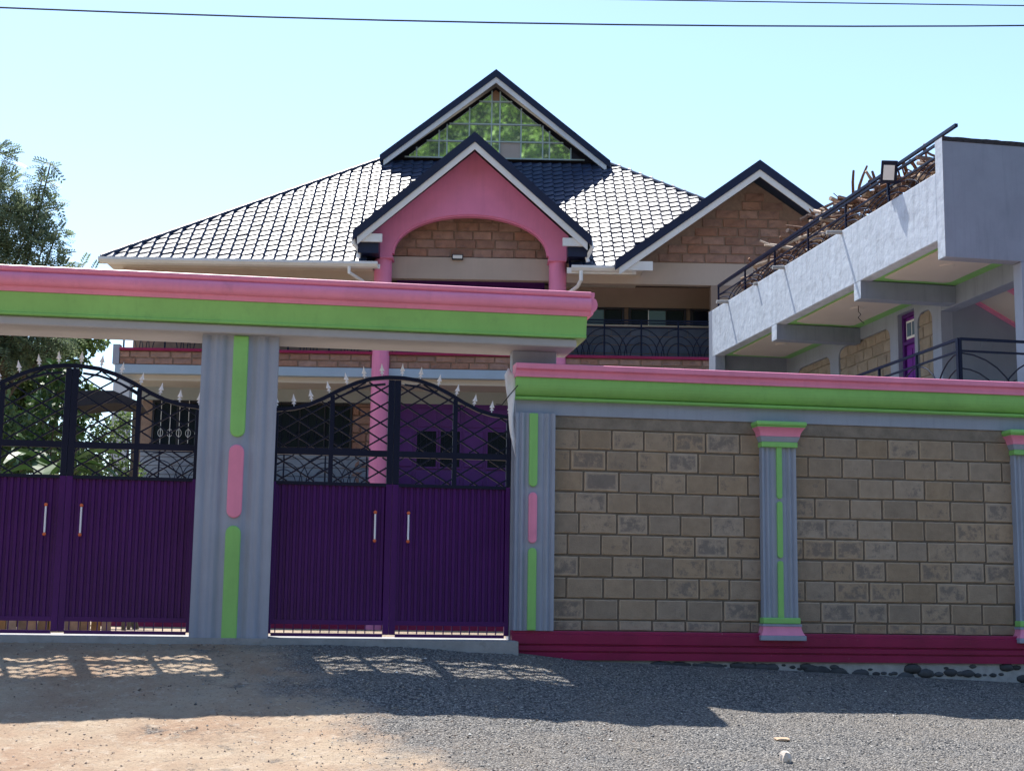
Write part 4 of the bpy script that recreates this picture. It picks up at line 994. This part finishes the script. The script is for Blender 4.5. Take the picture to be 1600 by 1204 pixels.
# ------------------------------------------------------------------ vegetation
def leaves(name, centres, n, size, mat, parent, aspect=.4, droop=.0, seed=1, fold=True):
    """centres: array (k,4) of x,y,z,r; n leaves spread over the clumps"""
    r = np.random.default_rng(seed); C_ = np.asarray(centres, float); p = C_[:, 3]**2.2; k = r.choice(len(C_), n, p=p/p.sum())
    d = r.normal(size=(n, 3)); d /= np.linalg.norm(d, axis=1)[:, None]
    rad_ = C_[k, 3]*(r.random(n)**.45); pos = C_[k, :3]+d*rad_[:, None]*np.array([1, 1, .8])
    t = r.normal(size=(n, 3))+d*.8; t[:, 2] -= droop; t /= np.linalg.norm(t, axis=1)[:, None]
    s = np.cross(t, r.normal(size=(n, 3))); s /= np.linalg.norm(s, axis=1)[:, None]
    L_ = (size*(.6+.8*r.random(n)))[:, None]; W_ = L_*aspect*.5
    V = np.stack([pos, pos+t*L_*.5+s*W_, pos+t*L_, pos+t*L_*.5-s*W_], 1).reshape(-1, 3)
    F = np.arange(n*4).reshape(-1, 4); return np_mesh(name, V, F, mat, parent)
def sprays(name, centres, n, size, mat, parent, seed=1, pairs=5):
    """feathery sprigs: a curved stalk with leaflet pairs"""
    r = np.random.default_rng(seed); C_ = np.asarray(centres, float); p = C_[:, 3]**2.2; k = r.choice(len(C_), n, p=p/p.sum())
    d = r.normal(size=(n, 3)); d /= np.linalg.norm(d, axis=1)[:, None]
    pos = C_[k, :3]+d*(C_[k, 3]*(r.random(n)**.4))[:, None]*np.array([1, 1, .75])
    t = d*.9+r.normal(size=(n, 3))*.5; t[:, 2] -= .15; t /= np.linalg.norm(t, axis=1)[:, None]
    s = np.cross(t, r.normal(size=(n, 3))*.4+np.array([0, 0, 1.])); s /= np.linalg.norm(s, axis=1)[:, None]
    L_ = (size*(.6+.8*r.random(n)))[:, None]; out = []
    for j in range(pairs):
        u = (j+.5)/pairs; base = pos+t*L_*u-np.array([0, 0, 1.])*L_*.25*u*u
        for sg in (1, -1):
            dd = s*sg+t*.55; ll = L_*.34*(1-.35*u); wv = t*L_*.085
            out.append(np.stack([base, base+dd*ll*.5+wv, base+dd*ll, base+dd*ll*.5-wv], 1))
    V = np.concatenate(out).reshape(-1, 3); F = np.arange(len(V)).reshape(-1, 4); return np_mesh(name, V, F, mat, parent)
def limbs(base, centres, r0, mat, parent, seed):
    r = random.Random(seed); B = Vector(base); top = Vector((sum(c[0] for c in centres)/len(centres), sum(c[1] for c in centres)/len(centres), 0)); zm = min(c[2] for c in centres)
    fork = Vector((B.x*.5+top.x*.5, B.y*.5+top.y*.5, B.z+(zm-B.z)*.55))
    o = MB().tube([B, B.lerp(fork, .5)+Vector((r.uniform(-.1, .1), 0, 0)), fork], [r0, r0*.8, r0*.65], 9).build('trunk', mat, parent, smooth=True)
    for c in centres:
        q = Vector(c[:3]); m = fork.lerp(q, .5)+Vector((r.uniform(-.2, .2), r.uniform(-.2, .2), .2))
        MB().tube([fork, m, q, q+(q-m).normalized()*c[3]*.5], [r0*.4, r0*.22, r0*.1, .006], 6).build('limb', mat, o, smooth=True)
def worldtree(nm, label, cat, base, centres, group=None):
    t = thing(nm, label, cat, base, 0, group); return t
def shift(cs, b): return [(x-b[0], y-b[1], z-b[2], r) for x, y, z, r in cs]
# big feathery tree at the left edge
b = (-6.3, 26.6, -.15)
cs = [(-5.6,26.3,7.4,.75), (-5.05,26.2,6.9,.62), (-4.62,26.3,7.2,.42), (-4.45,26.0,6.4,.40), (-6.4,26.5,7.9,.8), (-7.2,26.6,7.2,.9), (-5.3,26.6,6.0,.8), (-4.75,26.4,5.65,.48), (-5.9,26.4,5.2,.9),
      (-5.2,26.3,4.8,.75), (-4.6,26.5,4.9,.55), (-4.15,26.6,5.0,.32), (-6.9,26.9,5.8,1.0), (-5.35,26.1,8.1,.34), (-4.42,26.1,7.95,.17), (-4.55,26.1,7.65,.2), (-4.25,26.2,6.75,.2), (-4.15,26.3,6.1,.26), (-3.85,26.5,6.2,.2), (-3.62,26.4,6.12,.13), (-4.3,26.4,5.5,.3)]
t = worldtree('tree', 'tall feathery dark green tree rising above the canopy at the left edge', 'tree', b, cs)
sprays('crown', shift(cs, b), 8600, .21, LEAF_A, t, 11); limbs((0, 0, 0), shift(cs, b), .12, BARK, t, 3)
# second tree lower behind it
b = (-4.9, 28.5, -.15)
cs = [(-4.9,28.5,4.3,.8), (-4.4,28.3,5.0,.6), (-5.7,28.4,4.6,.9), (-4.0,28.6,4.1,.45), (-5.2,28.2,3.4,.8), (-3.85,28.4,5.35,.35)]
t = worldtree('tree', 'dark bushy tree filling the space under the canopy behind the left gate', 'tree', b, cs)
leaves('crown', shift(cs, b), 9000, .15, LEAF_B, t, .45, .2, 21); limbs((0, 0, 0), shift(cs, b), .12, BARK, t, 5)
# shrubs behind the left gate
def shrub(label, b, cs, n, size, mat, seed, asp=.5):
    t = worldtree('shrub', label, 'shrub', b, cs, 'shrubs behind the left gate'); leaves('foliage', shift(cs, b), n, size, mat, t, asp, .1, seed)
    mb = MB(); r = random.Random(seed)
    for c in shift(cs, b): mb.tube([(r.uniform(-.05, .05), 0, 0), (c[0]*.5, c[1]*.5, c[2]*.5), c[:3]], [.03, .02, .006], 5)
    mb.build('stem', BARK, t)
shrub('loose pale green shrub against the left corner of the house', (-2.6, 27.2, -.15), [(-3.25,27.2,3.3,.42), (-3.0,27.2,2.6,.42), (-3.7,27.3,2.9,.55), (-3.1,27.1,1.8,.5), (-2.98,27.2,3.65,.22), (-3.7,27.3,1.9,.6)], 5200, .085, LEAF_B, 31)
shrub('bright green broad-leaved shrub low behind the centre of the left gate', (-2.9, 22.2, -.12), [(-2.95,22.2,1.85,.30), (-2.6,22.2,1.7,.28), (-3.3,22.2,1.5,.35), (-2.8,22.2,1.2,.4), (-2.35,22.2,1.35,.3)], 1100, .12, LEAF_C, 32, .6)
shrub('dark shrub filling the lower left corner behind the gate lattice', (-4.3, 24.2, -.13), [(-4.3,24.2,2.2,.7), (-3.9,24.1,2.9,.45), (-4.8,24.2,3.1,.7), (-3.7,24.2,1.6,.6), (-4.5,24.3,1.2,.7), (-3.4,24.1,2.4,.4)], 5200, .11, LEAF_B, 33)
shrub('leafy green bush under the tall tree with sunlit upper leaves', (-3.75, 23.0, -.13), [(-3.75,23,3.25,.3), (-3.55,23,3.75,.28), (-3.9,23,2.6,.35), (-3.3,23,3.0,.28)], 900, .13, LEAF_C, 34, .55)
# banana plants
def banana(label, b, H_, n, seed, spread=1.0):
    t = thing('banana_plant', label, 'banana plant', b, 0, 'banana plants behind the left gate'); r = random.Random(seed)
    MB().tube([(0,0,0), (.03,0,H_*.35), (0,.02,H_*.62)], [.11, .09, .06], 9).build('trunk', M('banana_stalk', (.16,.17,.06), .7, .3, 4), t, smooth=True)
    for i in range(n):
        a = i*2.4+r.uniform(-.3, .3); L_ = r.uniform(.9, 1.35)*spread; wd = r.uniform(.13, .19); K = 12; rise = r.uniform(.25, .95); V = []; F = []
        dirv = Vector((math.cos(a), math.sin(a), 0)); sv = Vector((-math.sin(a), math.cos(a), 0)); base = Vector((0, .02, H_*.6))
        for k in range(K+1):
            u = k/K; c = base+dirv*L_*(u*.9)+Vector((0, 0, L_*(rise*u*1.3-1.05*u*u*(1.2-rise*.35)))); ww = wd*(math.sin(math.pi*min(1, u*1.02+.04))**.6) if u > .14 else .012
            jag = 1+r.uniform(-.16, .1)
            V += [c+sv*ww*jag+Vector((0, 0, ww*.35)), c, c-sv*ww*(1+r.uniform(-.16, .1))+Vector((0, 0, ww*.35))]
        F = []
        for k in range(K):
            if r.random() > .12 or k < 3: F.append((3*k, 3*k+1, 3*k+4, 3*k+3))
            if r.random() > .12 or k < 3: F.append((3*k+1, 3*k+2, 3*k+5, 3*k+4))
        mb = MB(); mb.add(V, F); mb.build('leaf', LEAF_C, t)
banana('large banana plant whose leaves arch right behind the centre post of the left gate', (-3.35, 21.8, -.1), 3.6, 9, 3, 1.05)
banana('banana plant at the far left behind the gate lattice', (-4.45, 22.0, -.1), 3.3, 8, 4)
banana('low young banana plant in front of the dark shrub', (-3.0, 21.3, -.1), 1.9, 7, 5, .8)
# dark garden shelter roof
sh = thing('garden_shelter', 'small dark flat roof on thin posts between the trees and the house', 'shelter', (-2.9, 24.4, -.12))
MB().prism([(-.75, 3.62), (-.45, 3.78), (.05, 3.80), (.5, 3.62), (.55, 3.55), (.1, 3.60), (-.7, 3.5)], 'y', -.5, .5).build('roof', CURTAIN, sh)
for x, y in ((-.6, -.4), (.4, -.4), (-.6, .4), (.4, .4)): MB().tube([(x, y, 0), (x, y, 3.58)], .03, 6).build('post', BARK, sh)
# hedge far behind so that the lattice looks onto leaves, not onto the horizon
shrub('long dark hedge closing the garden far behind the left gate', (-6, 36, -.2), [(x, 36+.3*math.sin(x*3), zc+.4*math.sin(x*1.7), 1.25) for x in np.arange(-13, -4.8, .8) for zc in (1.2, 3.1)], 17000, .2, LEAF_B, 36)
# unseen wooded slope, added for the glass of the gable to mirror
r = np.random.default_rng(9); n = 110000
X = r.uniform(-34, 10, n); Y = r.uniform(-150, -62, n)
hsel = r.random(n) < 1
X, Y = X[hsel], Y[hsel]; n = len(X); G = gz(X, Y); lump = 2.5+2.2*np.sin(.45*X+.9*np.sin(.23*Y))*np.sin(.38*Y+.3*X)+1.1*np.sin(1.3*X)*np.sin(1.1*Y)
Z = G+r.random(n)**.5*(lump+1.0)
t_ = r.normal(size=(n, 3)); t_[:, 2] += .3; t_ /= np.linalg.norm(t_, axis=1)[:, None]; s_ = np.cross(t_, r.normal(size=(n, 3))); s_ /= np.linalg.norm(s_, axis=1)[:, None]
L_ = (.28+.7*r.random(n)**2)[:, None]; P_ = np.stack([X, Y, Z], 1)
V = np.stack([P_, P_+t_*L_*.5+s_*L_*.28, P_+t_*L_, P_+t_*L_*.5-s_*L_*.28], 1).reshape(-1, 3)
tag(np_mesh('reflection_woodland', V, np.arange(n*4).reshape(-1, 4), LEAF_H), kind='stuff')
